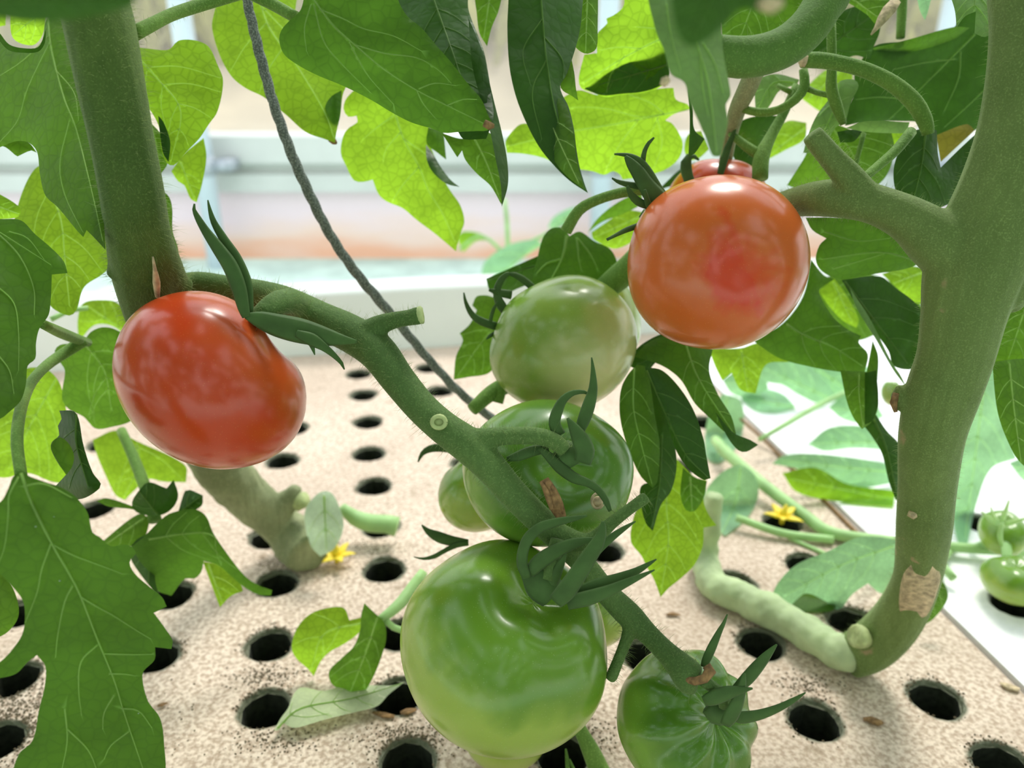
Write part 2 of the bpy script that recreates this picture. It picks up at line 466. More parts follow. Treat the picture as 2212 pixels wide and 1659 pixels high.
def board(name, poly, hs, mat, label, T=0.03):
    pts, edges = [Vector((p.x, p.y)) for p in poly], []
    n = len(poly); edges = [(i, (i + 1) % n) for i in range(n)]
    rim, tops, inner = [0.0] * n, [0.0] * n, []
    NS = 28
    for (hx, hy) in hs:
        ph = random.uniform(0, 6.28)
        rings = []
        for rr, dz, al in ((1.0, -0.0022, 1.0), (1.06, -0.0006, 0.85), (1.13, 0.0, 0.6), (1.38, 0.0, 0.0)):
            st = len(pts)
            for k in range(NS):
                a = 2 * math.pi * k / NS
                q = HR * rr * (1 + 0.035 * math.sin(3 * a + ph) + (0.03 * random.uniform(-1, 1) if rr < 1.3 else 0))
                pts.append(Vector((hx + q * math.cos(a), hy + q * math.sin(a))))
                tops.append(dz); rim.append(al)
            edges += [(st + k, st + (k + 1) % NS) for k in range(NS)]
            rings.append(st)
        inner.append((hx, hy))
    # filler points keep the triangles even
    lo, hi = Vector((min(p.x for p in poly), min(p.y for p in poly))), Vector((max(p.x for p in poly), max(p.y for p in poly)))
    vo, eo, fo, ov, oe, of = delaunay_2d_cdt(pts, edges, [], 1, 1e-7)
    src = {}
    V, att = [], []
    for i, p in enumerate(vo):
        s = ov[i][0] if ov[i] else 0
        V.append(Vector((p.x, p.y, tops[s]))); att.append(rim[s])
    def inside(c):
        w = False
        for i in range(n):
            a, b = poly[i], poly[(i + 1) % n]
            if (a.y > c.y) != (b.y > c.y) and c.x < (b.x - a.x) * (c.y - a.y) / (b.y - a.y) + a.x: w = not w
        return w
    keep = []
    for f in fo:
        c = sum((vo[i] for i in f), Vector((0, 0))) / len(f)
        if any((c.x - h[0])**2 + (c.y - h[1])**2 < (HR * 0.93)**2 for h in inner) or not inside(c): continue
        keep.append(tuple(f))
    from collections import Counter
    cnt = Counter()
    for f in keep:
        for a, b in zip(f, f[1:] + f[:1]): cnt[(a, b)] += 1
    m0 = len(V)
    V += [Vector((v.x, v.y, -T)) for v in V[:m0]]; att += [min(1, a * 1.2) for a in att]
    FF = list(keep)
    for (a, b) in list(cnt):
        if (b, a) not in cnt: FF.append((b, a, a + m0, b + m0))
    FF += [tuple(i + m0 for i in f[::-1]) for f in keep]
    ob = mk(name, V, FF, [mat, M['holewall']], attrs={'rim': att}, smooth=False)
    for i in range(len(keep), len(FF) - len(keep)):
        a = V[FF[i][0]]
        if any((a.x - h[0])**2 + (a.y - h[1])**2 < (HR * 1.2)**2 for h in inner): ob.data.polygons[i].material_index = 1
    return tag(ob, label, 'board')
hs = []
for h in holes:
    p = G(*h)
    hs.append((p.x, p.y))
from itertools import combinations
ok = []
for h in hs:
    if all((h[0]-q[0])**2 + (h[1]-q[1])**2 > (2.86 * HR)**2 for q in ok): ok.append(h)
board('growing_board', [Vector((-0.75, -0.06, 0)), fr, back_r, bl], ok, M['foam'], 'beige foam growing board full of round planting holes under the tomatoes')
gap = Vector((0.004, 0.002, 0))
whs = [G(2190, 1303), G(2330, 1190), G(2330, 1450), G(2120, 1130)]
fr2, br2 = fr + gap, back_r + gap
far = (bB - bA).normalized()
wb = board('growing_board', [fr2, fr2 + Vector((0.62, 0.03, 0)), br2 + Vector((0.62, 0.62 * far.y / far.x, 0)), br2], [(p.x, p.y) for p in whs], M['wfoam'],
      'white foam growing board at the right edge of the picture')
# trough: front wall, raised back wall with rounded lip, dark water inside
t = thing('grow_trough', (0, 0.3, FLOOR_Z), 'white plastic trough with a raised back wall holding the foam boards', 'trough')
V, F = [], []
box(V, F, (-0.76, -0.07, -0.066), (0.95, 0.70, -0.062))
mk('nutrient_water', V, F, M['black'], t, smooth=False)
zr = rail_z(625, (bA.y + bB.y) / 2)
nb = Vector((-(bB - bA).y, (bB - bA).x, 0)).normalized()
V, F = [], []
a0 = bA - far * 0.7; a1 = bB + far * 1.3
prof = [(0.0015, FLOOR_Z), (0.0015, zr - 0.004), (0.004, zr), (0.020, zr + 0.003), (0.038, zr + 0.001), (0.046, zr - 0.004), (0.046, FLOOR_Z)]
K = 30
for k in range(K + 1):
    c = a0 + (a1 - a0) * (k / K)
    wob = 0.0025 * noise.noise(Vector((k * 0.5, 0, 0)))
    for (d, z) in prof: V.append(Vector((c.x + nb.x * d, c.y + nb.y * d, z + (wob if z > -0.1 else 0))))
q = len(prof)
for k in range(K):
    for j in range(q - 1): F.append((k*q + j, (k+1)*q + j, (k+1)*q + j + 1, k*q + j + 1))
mk('back_wall', V, F, M['white'], t)
V, F = [], []
box(V, F, (-0.80, -0.10, FLOOR_Z), (1.0, -0.07, -0.002)); box(V, F, (-0.80, -0.07, FLOOR_Z), (-0.76, 0.7, -0.03))
mk('front_wall', V, F, M['white'], t, smooth=False)
V, F = [], []
box(V, F, (-0.76, -0.07, FLOOR_Z), (0.95, 0.70, -0.068))
mk('trough_bottom', V, F, M['white'], t, smooth=False)

# ------------------------------------------------------------------ leaves, stalks, hairs
def seg_dist(px, py, poly, closed=False):
    best = np.full(px.shape, 1e9)
    n = len(poly)
    for i in range(n if closed else n - 1):
        ax, ay = poly[i][:2]; bx, by = poly[(i + 1) % n][:2]
        dx, dy = bx - ax, by - ay
        l2 = dx*dx + dy*dy + 1e-9
        t = np.clip(((px - ax) * dx + (py - ay) * dy) / l2, 0, 1)
        best = np.minimum(best, np.hypot(px - ax - t*dx, py - ay - t*dy))
    return best
def pip(px, py, poly):
    r = np.zeros(px.shape, bool)
    n = len(poly)
    for i in range(n):
        ax, ay = poly[i]; bx, by = poly[(i + 1) % n]
        if ay == by: continue
        c = (ay > py) != (by > py)
        r ^= c & (px < (bx - ax) * (py - ay) / (by - ay) + ax)
    return r
def outline_smooth(pts, step=7.0):
    n = len(pts); out = []
    A = [np.array(p, float) for p in pts]
    sharp = []
    for i in range(n):
        u, v = A[i] - A[i-1], A[(i+1) % n] - A[i]
        c = np.dot(u, v) / (np.linalg.norm(u) * np.linalg.norm(v) + 1e-9)
        sharp.append(c < 0.35)
    for i in range(n):
        p0, p1, p2, p3 = A[i-1], A[i], A[(i+1) % n], A[(i+2) % n]
        if sharp[i]: p0 = 2*p1 - p2
        if sharp[(i+1) % n]: p3 = 2*p2 - p1
        L = np.linalg.norm(p2 - p1)
        d0, d2 = np.linalg.norm(p1 - p0) + 1e-6, np.linalg.norm(p3 - p2) + 1e-6
        m1 = (p2 - p0) / (d0 + L) * L; m2 = (p3 - p1) / (d2 + L) * L
        k = max(1, int(L / step))
        for j in range(k):
            t = j / k
            out.append((2*t**3 - 3*t*t + 1) * p1 + (t**3 - 2*t*t + t) * m1 + (-2*t**3 + 3*t*t) * p2 + (t**3 - t*t) * m2)
    return [(float(a), float(b)) for a, b in out]
def parse(s): return [tuple(float(v) for v in q.split(',')) for q in s.split()]

def leaf(parent, s, z, mat='m', mid=None, veins=(), tilt=(0, 0), fold=0.12, wave=1.0, name='leaf', vr=1.3, auto=True, zfun=None, grid=None, roll=0.6, vmat=None, label=None):
    pts, raw = [], parse(s)                    # blades that run past the frame are finished with a rounded end
    for i, a in enumerate(raw):
        b = raw[(i + 1) % len(raw)]
        pts.append(a)
        for ax, lim, sg in ((1, -25, -1), (1, 1675, 1), (0, -25, -1), (0, 2240, 1)):
            if (a[ax] - lim) * sg >= 0 and (b[ax] - lim) * sg >= 0:
                ln = math.hypot(a[0] - b[0], a[1] - b[1])
                for t, k in ((.25, .32), (.5, .45), (.75, .32)):
                    q = [a[0] + (b[0] - a[0]) * t, a[1] + (b[1] - a[1]) * t]
                    q[ax] += sg * k * ln
                    pts.append(tuple(q))
                break
    ol = outline_smooth(pts)
    xs = np.array([p[0] for p in ol]); ys = np.array([p[1] for p in ol])
    cx, cy = float(xs.mean()), float(ys.mean())
    size = max(xs.max() - xs.min(), ys.max() - ys.min())
    g = grid or max(9.0, size / 24)
    gx, gy = np.meshgrid(np.arange(xs.min(), xs.max(), g), np.arange(ys.min(), ys.max(), g))
    gx = gx + (np.arange(gx.shape[0]) % 2)[:, None] * g / 2
    gx, gy = gx.ravel(), gy.ravel()
    k = pip(gx, gy, ol) & (seg_dist(gx, gy, ol, True) > g * 0.45)
    GRID = (gx[k], gy[k])
    n = len(ol)
    mids = catmull(parse(mid), 12) if mid else [np.array((cx, ys.min())), np.array((cx, ys.max()))]
    sd_ = random.uniform(0, 100)
    sm = z / FPX
    def depth(px, py):
        dm = seg_dist(px, py, mids)
        de = seg_dist(px, py, ol, True)
        nz = np.array([noise.noise(Vector((a / 70.0, b / 70.0, sd_))) for a, b in zip(px, py)])
        nf = np.array([noise.noise(Vector((a / 24.0, b / 24.0, sd_ + 9))) for a, b in zip(px, py)])
        return sm * (tilt[0] * (px - cx) + tilt[1] * (py - cy) + fold * dm + wave * (nz * 9.0 + nf * 2.2) + roll * 9.0 * np.exp(-(de / 7.0)**2))
    def world(px, py, extra=0.0):
        dz = depth(np.atleast_1d(px), np.atleast_1d(py))
        if not zfun: return [P(a, b, above(a, b, z + d, .0015) + extra) for a, b, d in zip(np.atleast_1d(px), np.atleast_1d(py), dz)]
        if zfun: return [P(a, b, zfun(a, b) + d + extra) for a, b, d in zip(np.atleast_1d(px), np.atleast_1d(py), dz)]
        return [P(a, b, z + d + extra) for a, b, d in zip(np.atleast_1d(px), np.atleast_1d(py), dz)]
    # raised veins: traced ones, or a midrib with side veins running to the margin
    vl = [(mid, vr * 1.5)] if mid else []
    vl += [(v, vr) for v in veins]
    lines = [(parse(v), r) for v, r in vl]
    if mid and auto and not veins:
        L_ = catmull(parse(mid), 8)
        tot = len(L_)
        nside = max(2, min(6, int(size / 55)))
        for q in range(1, nside + 1):
            i = int(tot * q / (nside + 1.4))
            p = L_[i]; d = L_[min(tot - 1, i + 1)] - L_[i - 1]
            d = d / (np.linalg.norm(d) + 1e-9)
            for sgn in (-1, 1):
                ang = sgn * math.radians(48)
                e = np.array((d[0]*math.cos(ang) - d[1]*math.sin(ang), d[0]*math.sin(ang) + d[1]*math.cos(ang)))
                tt = np.arange(4, 400, 4.0)
                ins = pip(p[0] + e[0]*tt, p[1] + e[1]*tt, ol)
                reach = tt[np.argmin(ins)] if not ins.all() else 400
                if reach < 14: continue
                en = p + e * reach * 0.86 + d * reach * 0.22
                mdp = p + e * reach * 0.45
                lines.append(([tuple(p), tuple(mdp), tuple(en)], vr * 0.6))
    # the blade, with points along the ribs so that they show through it
    exx, wdt = [], []
    for ln, r in lines:
        q = np.array([a[:2] for a in catmull(ln, 9)])
        if len(q) < 3: continue
        d = np.gradient(q, axis=0); d /= np.linalg.norm(d, axis=1)[:, None] + 1e-9
        nn = np.stack([-d[:, 1], d[:, 0]], 1)
        w_ = np.linspace(3.2, 1.6, len(q))[:, None] * (r / 1.3) ** .6
        exx += [q, q + nn * w_, q - nn * w_]; wdt += [1.0, 0.0, 0.0]
    if exx:
        allx = np.concatenate(exx); flag = np.concatenate([np.full(len(e), f) for e, f in zip(exx, wdt)])
        kk = pip(allx[:, 0], allx[:, 1], ol) & (seg_dist(allx[:, 0], allx[:, 1], ol, True) > 1.5)
        allx, flag = allx[kk], flag[kk]
        dg = np.full(GRID[0].shape, 1e9)
        for e in exx[::3]: dg = np.minimum(dg, seg_dist(GRID[0], GRID[1], e))
        kg = dg > 5.0
        gxx, gyy = GRID[0][kg], GRID[1][kg]
    else:
        allx, flag, (gxx, gyy) = np.zeros((0, 2)), np.zeros(0), GRID
    allp = ol + list(zip(gxx.tolist(), gyy.tolist())) + [tuple(p) for p in allx.tolist()]
    fl = [0.0] * (len(ol) + len(gxx)) + flag.tolist()
    vo, eo, fo, ov, *_ = delaunay_2d_cdt([Vector(p) for p in allp], [], [list(range(n))], 1, 1e-5)
    px = np.array([v.x for v in vo]); py = np.array([v.y for v in vo])
    att = [fl[s_[0]] if len(s_) and s_[0] < len(fl) else 0.0 for s_ in ov]
    lf = mk(name, world(px, py), [tuple(f)[::-1] for f in fo], M[mat], parent, attrs={'rib': att})
    if label: lf['label'] = label
    V, F = [], []
    for ln, r in lines:
        q = np.array([a[:2] for a in catmull(ln, 10)])
        ins = pip(q[:, 0], q[:, 1], ol)
        q = q[ins]
        if len(q) < 3: continue
        W = world(q[:, 0], q[:, 1], -0.7 * r * sm - 0.00012)
        m_ = len(W)
        sweep(V, F, [(W[i], r * sm * (1.15 - 0.85 * i / m_)) for i in range(m_)], n=5, cap=False)
    if V: mk('vein', V, F, M[vmat or {'d': 'vein_d', 'b': 'vein_b', 'm': 'vein_b', 'p': 'vein_b'}.get(mat, 'vein')], lf)
    return lf

HAIR = {}
def stalk(parent, name, paths, mat, voxel=None, hairs=0, ridge=0.0, lumps=0.0, hl=(0.0008, 0.0026), n=14, label=None, step=14):
    """paths: lists of (x, y, z, r px).  Joined into one smooth piece when a voxel size is given"""
    V, F = [], []
    world = []
    for p in paths:
        w_ = pxpath(p, step)
        world.append(w_)
        sweep(V, F, w_, n=n, ridge=ridge)
    o = mk(name, V, F, M[mat], parent)
    if label: o['label'] = label
    if voxel:
        md = o.modifiers.new('join', 'REMESH'); md.mode = 'VOXEL'; md.voxel_size = voxel; md.use_smooth_shade = True
        sm_ = o.modifiers.new('soften', 'SMOOTH'); sm_.iterations = 14; sm_.factor = 0.6
    if lumps:
        tx = bpy.data.textures.new('lumps', 'CLOUDS'); tx.noise_scale = .014
        dp = o.modifiers.new('lumps', 'DISPLACE'); dp.texture = tx; dp.strength = lumps; dp.texture_coords = 'GLOBAL'; dp.mid_level = .5
    if hairs:
        HAIR.setdefault(parent, []).append((world, hairs, hl))
    return o
def grow_hairs(parent):
    V, F = [], []
    for world, cnt, hl in HAIR.get(parent, []):
        seg = [(w_, i, (w_[i+1][0] - w_[i][0]).length) for w_ in world for i in range(len(w_) - 1)]
        tot = sum(s[2] for s in seg)
        for w_, i, l in seg:
            for _ in range(int(cnt * l / tot + random.random())):
                t = random.random()
                a, b = w_[i], w_[i+1]
                c = a[0].lerp(b[0], t); r = a[1] + (b[1] - a[1]) * t
                d = (b[0] - a[0]).normalized()
                u = d.orthogonal().normalized(); u.rotate(Matrix.Rotation(random.uniform(0, 6.28), 3, d))
                h = random.uniform(*hl) * (1 if random.random() < 0.85 else 1.5)
                side = Vector((random.uniform(-1, 1), random.uniform(-1, 1), random.uniform(-1, 1))) * 0.35
                p0 = c + u * r * 0.93; p1 = p0 + (u + side * 0.4) * h * 0.55; p2 = p1 + (u + side * 1.5 + Vector((0, 0, -0.25))) * h * 0.5
                hr = 0.000034
                e1 = d; e2 = u.cross(d)
                n0 = len(V)
                for q, rr in ((p0, 1.3), (p1, 1.0)):
                    V += [q + e1 * hr * rr, q + (e2 * 0.87 - e1 * 0.5) * hr * rr, q - (e2 * 0.87 + e1 * 0.5) * hr * rr]
                V.append(p2)
                for k in range(3):
                    k2 = (k + 1) % 3
                    F.append((n0 + k, n0 + k2, n0 + 3 + k2, n0 + 3 + k))
                    F.append((n0 + 3 + k, n0 + 3 + k2, n0 + 6))
    if V:
        o = mk('stem_hair', V, F, M['hair'], parent)
        o['kind'] = 'stuff'

# ------------------------------------------------------------------ plant with the stem at the left
A = thing('tomato_plant', G(640, 1195), 'tomato plant with the thick hairy stem at the left edge and the long fruit truss', 'plant')
stalk(A, 'stem', [[(120,-900,.225,72),(160,-400,.23,74),(190,-60,.235,74),(215,60,.236,73),(238,180,.238,70),(262,300,.242,66),(285,420,.25,66),(298,510,.262,66),(310,580,.275,68),(330,660,.295,64),(355,740,.32,60),(395,850,.36,58),(430,935,.395,56)],
                  [(252,600,.270,22),(262,570,.268,25),(268,540,.266,18)],
                  [(300,440,.252,48),(325,520,.262,46),(352,575,.275,40),(378,610,.285,30),(402,625,.29,24)]], 'stem', .0007, 6500, hl=(.0009,.0040), ridge=.035)
stalk(A, 'woody_base', [[(425,925,.393,50),(455,985,.414,50),(500,1035,.432,52),(545,1080,.445,48),(590,1120,.457,44),(640,1165,.470,52),(668,1200,.478,46)], [(600,1105,.452,30),(628,1075,.45,24),(640,1050,.448,15)]], 'woody', .0012, lumps=.004, label='pale corky stem base on the foam')
stalk(A, 'stem_stub', [[(640,1085,.45,20),(660,1078,.448,17)]], 'cut')
stalk(A, 'scar_tissue', [[(340,640,.272,5),(338,610,.2655,8),(334,580,.2595,4),(330,555,.2555,2)]], 'tan')
# fruit truss running from the stem down to the right
stalk(A, 'truss_stalk', [[(380,615,.292,22),(430,612,.297,26),(500,622,.296,26),(560,636,.292,32),(620,655,.288,36),(690,690,.282,40),(760,722,.277,42),(815,760,.272,42),(860,820,.268,38),(910,880,.264,36),(960,925,.260,37),(1015,965,.258,40),(1060,1010,.257,36),(1105,1062,.257,33),(1150,1108,.257,32),(1200,1155,.259,30),(1262,1220,.265,26),(1310,1280,.268,26),(1360,1330,.269,29),(1400,1370,.266,24),(1440,1410,.26,25),(1472,1442,.255,32),(1492,1465,.252,38),(1510,1472,.251,30)],
                         [(780,730,.275,32),(815,705,.272,24),(850,692,.270,19),(885,686,.268,18),(908,681,.267,21)],
                         [(1005,955,.258,30),(1060,945,.257,22),(1110,941,.256,20),(1160,942,.255,20),(1198,953,.255,19),(1222,975,.255,18)],
                         [(1200,1150,.259,24),(1270,1172,.258,20),(1318,1132,.256,15),(1362,1098,.255,13),(1390,1078,.254,14),(1398,1072,.254,13)],
                         [(1372,1325,.268,20),(1352,1385,.268,14),(1334,1430,.267,13),(1322,1460,.266,14),(1316,1470,.266,12)],
                         [(655,665,.284,30),(625,650,.268,29),(600,655,.26,28),(575,675,.256,27),(555,695,.256,24)]], 'truss', .0006, 4500, hl=(.0007,.0032))
stalk(A, 'cut_end', [[(902,682,.2675,18),(911,680,.2672,20),(913,680,.2672,15)]], 'cut', label='pale cut end of a side stalk')
V, F = [], []
c = P(948, 912, .2535)
for k in range(25):
    a = k / 24 * 2 * math.pi
    V.append(c + RT * math.cos(a) * .0022 + UPV * math.sin(a) * .0019)
ring = [(v, .00075) for v in V]; V = []
sweep(V, F, ring, n=8, cap=False); sweep(V, F, [(c + VIEW * .0022, .0027), (c + VIEW * .0005, .0021)], n=14)
mk('leaf_scar', V, F, M['cut'], A)
stalk(A, 'dried_flower', [[(1176,1035,.252,9),(1190,1062,.2515,13),(1203,1092,.2515,14),(1214,1118,.253,9)],[(1168,1040,.251,3),(1182,1065,.250,5),(1192,1100,.250,4)],[(1192,1050,.250,3),(1212,1090,.2505,4),(1218,1110,.251,3)]], 'brown', n=7, ridge=.25, label='brown dried flower remains on the truss')
stalk(A, 'knuckle', [[(1478,1466,.249,7),(1500,1472,.2465,9),(1522,1466,.2465,10),(1534,1450,.248,13),(1526,1438,.249,10)]], 'brown', n=9)
stalk(A, 'petiole', [[(290,72,.245,16),(330,52,.25,14),(370,32,.256,13),(430,12,.264,13),(520,-14,.272,12)]], 'petiole', hairs=120)
stalk(A, 'petiole', [[(545,-12,.275,13),(590,10,.275,13),(640,38,.272,13)]], 'petiole')
# leaves at the left
leaf(A, '-40,60 0,75 20,98 50,105 80,103 92,85 102,40 140,30 178,130 208,300 222,440 228,540 205,515 187,497 180,512 168,500 125,448 98,422 86,375 80,328 62,308 35,305 0,318 -40,330', .268, 'm', '104,40 112,110 138,210 165,280 200,420 222,520', ['106,95 60,190 38,260 -5,312','104,78 50,130 -10,170','150,262 130,350 140,420 178,500','120,150 160,200 170,260'], tilt=(-.5,-.2), fold=.25)
leaf(A, '22,22 100,18 92,75 70,98 28,82', .30, 'b', '95,20 30,75', tilt=(.2,.5))
leaf(A, '-30,-10 10,15 12,55 -30,60', .33, 'b', auto=False)
leaf(A, '0,72 20,96 50,104 82,102 94,80 100,60 96,95 82,112 50,114 18,108 -4,82', .262, 'd', auto=False, tilt=(.3,1.2), wave=.4)
leaf(A, '0,314 40,303 62,308 80,330 68,325 50,332 38,338 25,328 12,318', .29, 'm', auto=False)
leaf(A, '30,480 50,410 75,365 95,358 190,440 240,520 250,560 222,592 182,620 165,670 150,682 108,660 100,620 60,560 30,520', .325, 'b', '90,370 130,470 140,560 150,660', tilt=(.2,-.3))
leaf(A, '-30,410 0,420 44,450 40,468 0,474 -30,476', .30, 'b', '-20,440 40,462')
leaf(A, '-40,470 0,473 45,476 75,505 110,535 138,565 146,590 112,593 110,640 105,680 85,710 78,740 76,775 60,790 56,830 45,865 20,890 0,905 -40,912', .243, 'g', '-20,490 40,550 72,620 74,680', ['0,502 60,540 110,572','-10,615 30,655 40,720 40,800','-10,760 20,800 30,850','20,500 60,515 95,560'], tilt=(.35,-.35), fold=-.15)
stalk(A, 'petiole', [[(182,735,.32,13),(140,762,.315,12),(100,790,.30,11),(68,825,.27,11),(50,865,.25,12),(40,910,.235,12),(37,960,.226,12),(46,1030,.219,12)]], 'petiole', hairs=80, label='petiole of the large drooping leaf')
stalk(A, 'petiole', [[(92,700,.26,10),(130,718,.29,12),(165,732,.315,11),(190,740,.325,9)]], 'petiole')
leaf(A, '178,740 195,718 220,707 250,712 285,740 290,900 230,925 205,925 180,900 150,885 135,865 135,840 140,800 128,780 118,758 130,745 160,742', .345, 'm', '180,740 225,800 240,880', tilt=(.1,.4))
leaf(A, '20,870 50,800 100,798 130,830 145,900 152,1000 140,1045 110,1040 60,1022 10,1032 -30,1022 -30,920 0,890', .37, 'b', '120,820 60,930 20,1010', tilt=(-.2,.2))
leaf(A, '180,655 220,648 255,655 290,705 285,740 245,705 205,702 170,738 168,690', .40, 'b', '275,720 195,665')
stalk(A, 'petiole', [[(110,690,.38,6),(150,672,.385,5),(190,665,.39,5)]], 'pstem')
leaf(A, '200,950 250,930 290,950 400,1005 402,1042 350,1040 320,1035 290,1060 270,1080 250,1070 225,1020 210,985', .42, 'b', '290,940 300,1000 270,1070')
leaf(A, '128,887 160,888 170,905 180,960 200,1020 218,1045 215,1055 185,1075 160,1078 150,1065 120,1050 143,1025 125,1000 110,970 112,955 128,940 125,920 133,905', .24, 'd', '165,895 165,960 190,1050', tilt=(-.9,.1), fold=.7)
leaf(A, '110,968 115,952 130,944 150,960 160,985 155,1010 143,1026 126,1000', .232, 'm', auto=False, tilt=(.8,0))
big = leaf(A, '28,1030 45,1018 62,1028 100,1042 130,1052 160,1070 172,1082 190,1110 200,1150 215,1160 240,1180 265,1176 285,1180 295,1195 280,1215 292,1240 320,1265 350,1290 360,1310 340,1320 332,1324 355,1355 373,1385 370,1402 335,1398 334,1425 310,1450 308,1470 320,1515 345,1550 354,1600 352,1690 30,1690 40,1630 70,1600 85,1530 97,1480 98,1440 80,1415 60,1430 35,1455 0,1465 -30,1468 -30,1440 0,1430 40,1385 52,1355 50,1300 20,1260 0,1240 -30,1225 -30,1090 0,1085 18,1055', .222, 'g',
     '45,1022 70,1090 115,1180 150,1240 175,1290 210,1380 245,1465 265,1530 285,1590 312,1670', ['40,1030 20,1070 18,1110 10,1180 -10,1235','111,1172 90,1230 80,1280 55,1345','118,1178 160,1200 240,1230 265,1240','157,1265 140,1300 125,1370 120,1420','176,1290 200,1305 245,1330 300,1365 325,1380','210,1393 175,1430 170,1490 176,1545','226,1412 290,1414 328,1413','236,1455 270,1456 292,1460','246,1502 225,1540 222,1575','262,1530 300,1536 328,1572','140,1530 145,1600 132,1670','146,1575 190,1620 212,1670','50,1050 95,1045 155,1075','278,1580 240,1610 225,1640'], tilt=(.25,.30), fold=-.12, vr=1.7, label='large drooping leaf with pale veins')
V, F = [], []
for (x, y) in ((133,1112),(78,1137),(35,1172),(130,1254),(144,1340),(188,1408),(118,1115),(320,1300),(300,1540)):
    q = P(x, y, .2205 + .25*.000133*(x-190) + .30*.000133*(y-1330) - .0012)
    sweep(V, F, [(q, .00028), (q - VIEW * .0004, .00022)], n=6)
o = mk('whitefly', V, F, M['mint'], A); o['kind'] = 'stuff'
# dark shoot below the red tomato
stalk(A, 'petiole', [[(262,930,.40,10),(285,980,.39,11),(305,1030,.38,12),(325,1085,.37,13),(335,1125,.365,14)]], 'petiole', label='petiole of the dark curled shoot')
leaf(A, '345,1125 370,1108 420,1100 445,1115 460,1150 490,1195 530,1245 560,1265 588,1275 585,1286 560,1285 530,1270 500,1245 470,1220 440,1212 435,1235 420,1250 400,1250 370,1287 340,1275 325,1240 300,1210 285,1180 310,1160', .36, 'g', '322,1165 400,1153 460,1158 520,1230', tilt=(.3,.5), fold=.3)
leaf(A, '438,1213 470,1220 520,1262 525,1277 500,1287 475,1312 460,1272', .372, 'b', '450,1220 480,1300')
leaf(A, '285,1085 300,1060 320,1042 360,1055 375,1036 385,1070 375,1095 350,1112 310,1112 290,1102', .35, 'd', '340,1110 300,1060', fold=.5, tilt=(0,.8))
leaf(A, '208,1082 230,1076 290,1095 320,1110 285,1100 235,1094', .355, 'm', auto=False)
leaf(A, '385,1105 400,1060 410,1058 438,1070 436,1092 404,1108', .36, 'd', '390,1105 430,1075', fold=.5)
leaf(A, '218,1172 300,1110 325,1120 310,1165 270,1185 235,1190', .365, 'm', '310,1120 230,1175')
leaf(A, '290,1170 325,1150 340,1180 335,1250 345,1290 310,1250 280,1200', .362, 'd', '325,1155 320,1270', fold=.4)
# leaves between the stem and the middle
leaf(A, '280,100 320,105 365,107 385,88 420,87 450,100 470,140 482,175 470,240 450,270 430,300 400,330 375,357 360,352 348,320 345,280 335,255 318,232 300,230', .30, 'b', '285,110 340,170 390,240 370,345', tilt=(.3,-.1))
leaf(A, '300,225 318,232 318,255 345,286 352,305 362,352 345,380 340,400 365,425 372,450 373,500 385,540 380,592 330,600 300,400', .31, 'm', '318,240 340,330 350,450 370,580', tilt=(.2,.1))
leaf(A, '345,285 342,250 352,262 362,285 368,310 364,350 352,330', .296, 'd', auto=False)
leaf(A, '370,370 395,335 440,298 446,340 436,400 425,437 412,430 398,400 385,392', .34, 'b', '390,350 420,430')
leaf(A, '480,-30 462,30 458,60 475,120 500,165 530,190 570,210 620,250 660,285 700,300 723,308 728,280 735,250 742,200 760,170 700,100 640,60 640,-30', .335, 'b', '555,-20 582,60 640,140 700,240 722,300', ['562,10 620,70 690,130','575,50 530,100 500,150','610,105 580,150 560,200'], tilt=(.15,-.3))
leaf(A, '738,195 716,208 703,228 700,258 710,276 728,272 736,240', .329, 'm', auto=False, fold=.5)  # darker flap standing in for the shadow at the curled edge
leaf(A, '742,235 752,252 770,250 772,264 755,275 742,292 736,330 746,355 765,390 785,393 805,388 818,420 835,435 870,450 900,475 940,505 985,543 992,510 1003,480 995,445 975,415 960,390 940,340 928,308 925,270 870,215 830,190 790,180 750,210', .355, 'b', '852,240 872,300 905,360 925,410 955,460 982,520', ['850,250 815,275 785,300','866,285 835,320 828,345','872,300 915,330 935,350','905,360 870,400 850,430'], tilt=(.2,.25), vr=1.4)
leaf(A, '665,-40 650,20 625,45 608,65 603,85 612,115 635,135 680,160 740,185 800,215 850,245 890,265 930,277 960,287 990,285 1030,283 1052,282 1066,270 1055,250 1040,215 1010,180 975,135 940,95 910,60 880,35 860,0 850,-40', .25, 'g', '675,-5 720,55 770,100 830,150 900,195 970,230 1056,272', ['678,10 700,90 740,140 800,200','755,92 775,130 800,170 850,225','672,10 658,60 662,110','690,20 740,40 785,62 850,78 910,110','770,98 830,115 900,125 945,150 975,180','905,192 940,180 985,185','965,228 1000,215 1030,215','900,195 915,225 940,255'], tilt=(.1,.2), fold=.10, vr=1.3, label='broad leaf held over the twine')
stalk(A, 'dry_tip', [[(1046,266,.2385,8),(1058,272,.2385,9),(1068,272,.2385,4)]], 'brown', n=7)
stalk(A, 'dry_tip', [[(712,300,.3305,6),(722,306,.3305,7),(727,310,.3305,3)]], 'brown', n=7)
leaf(A, '860,-30 1008,-30 1012,20 1030,70 1045,110 1055,160 1062,210 1066,255 1050,300 1000,300 990,285 960,260 900,200 850,80', .29, 'd', '930,-20 980,120 1030,270', tilt=(-.2,-.5))
leaf(A, '1012,40 1030,80 1045,120 1058,180 1070,230 1085,290 1096,350 1097,400 1084,447 1082,400 1072,350 1060,290 1040,220 1020,140', .278, 'd', auto=False, tilt=(1.2,-.2), fold=.4)
leaf(A, '955,288 1000,300 1045,285 1062,290 1085,370 1090,400 1083,442 1060,402 1030,375 1005,345 998,325 988,340 975,320', .296, 'm', '1020,290 1050,350 1080,430', tilt=(.3,0))
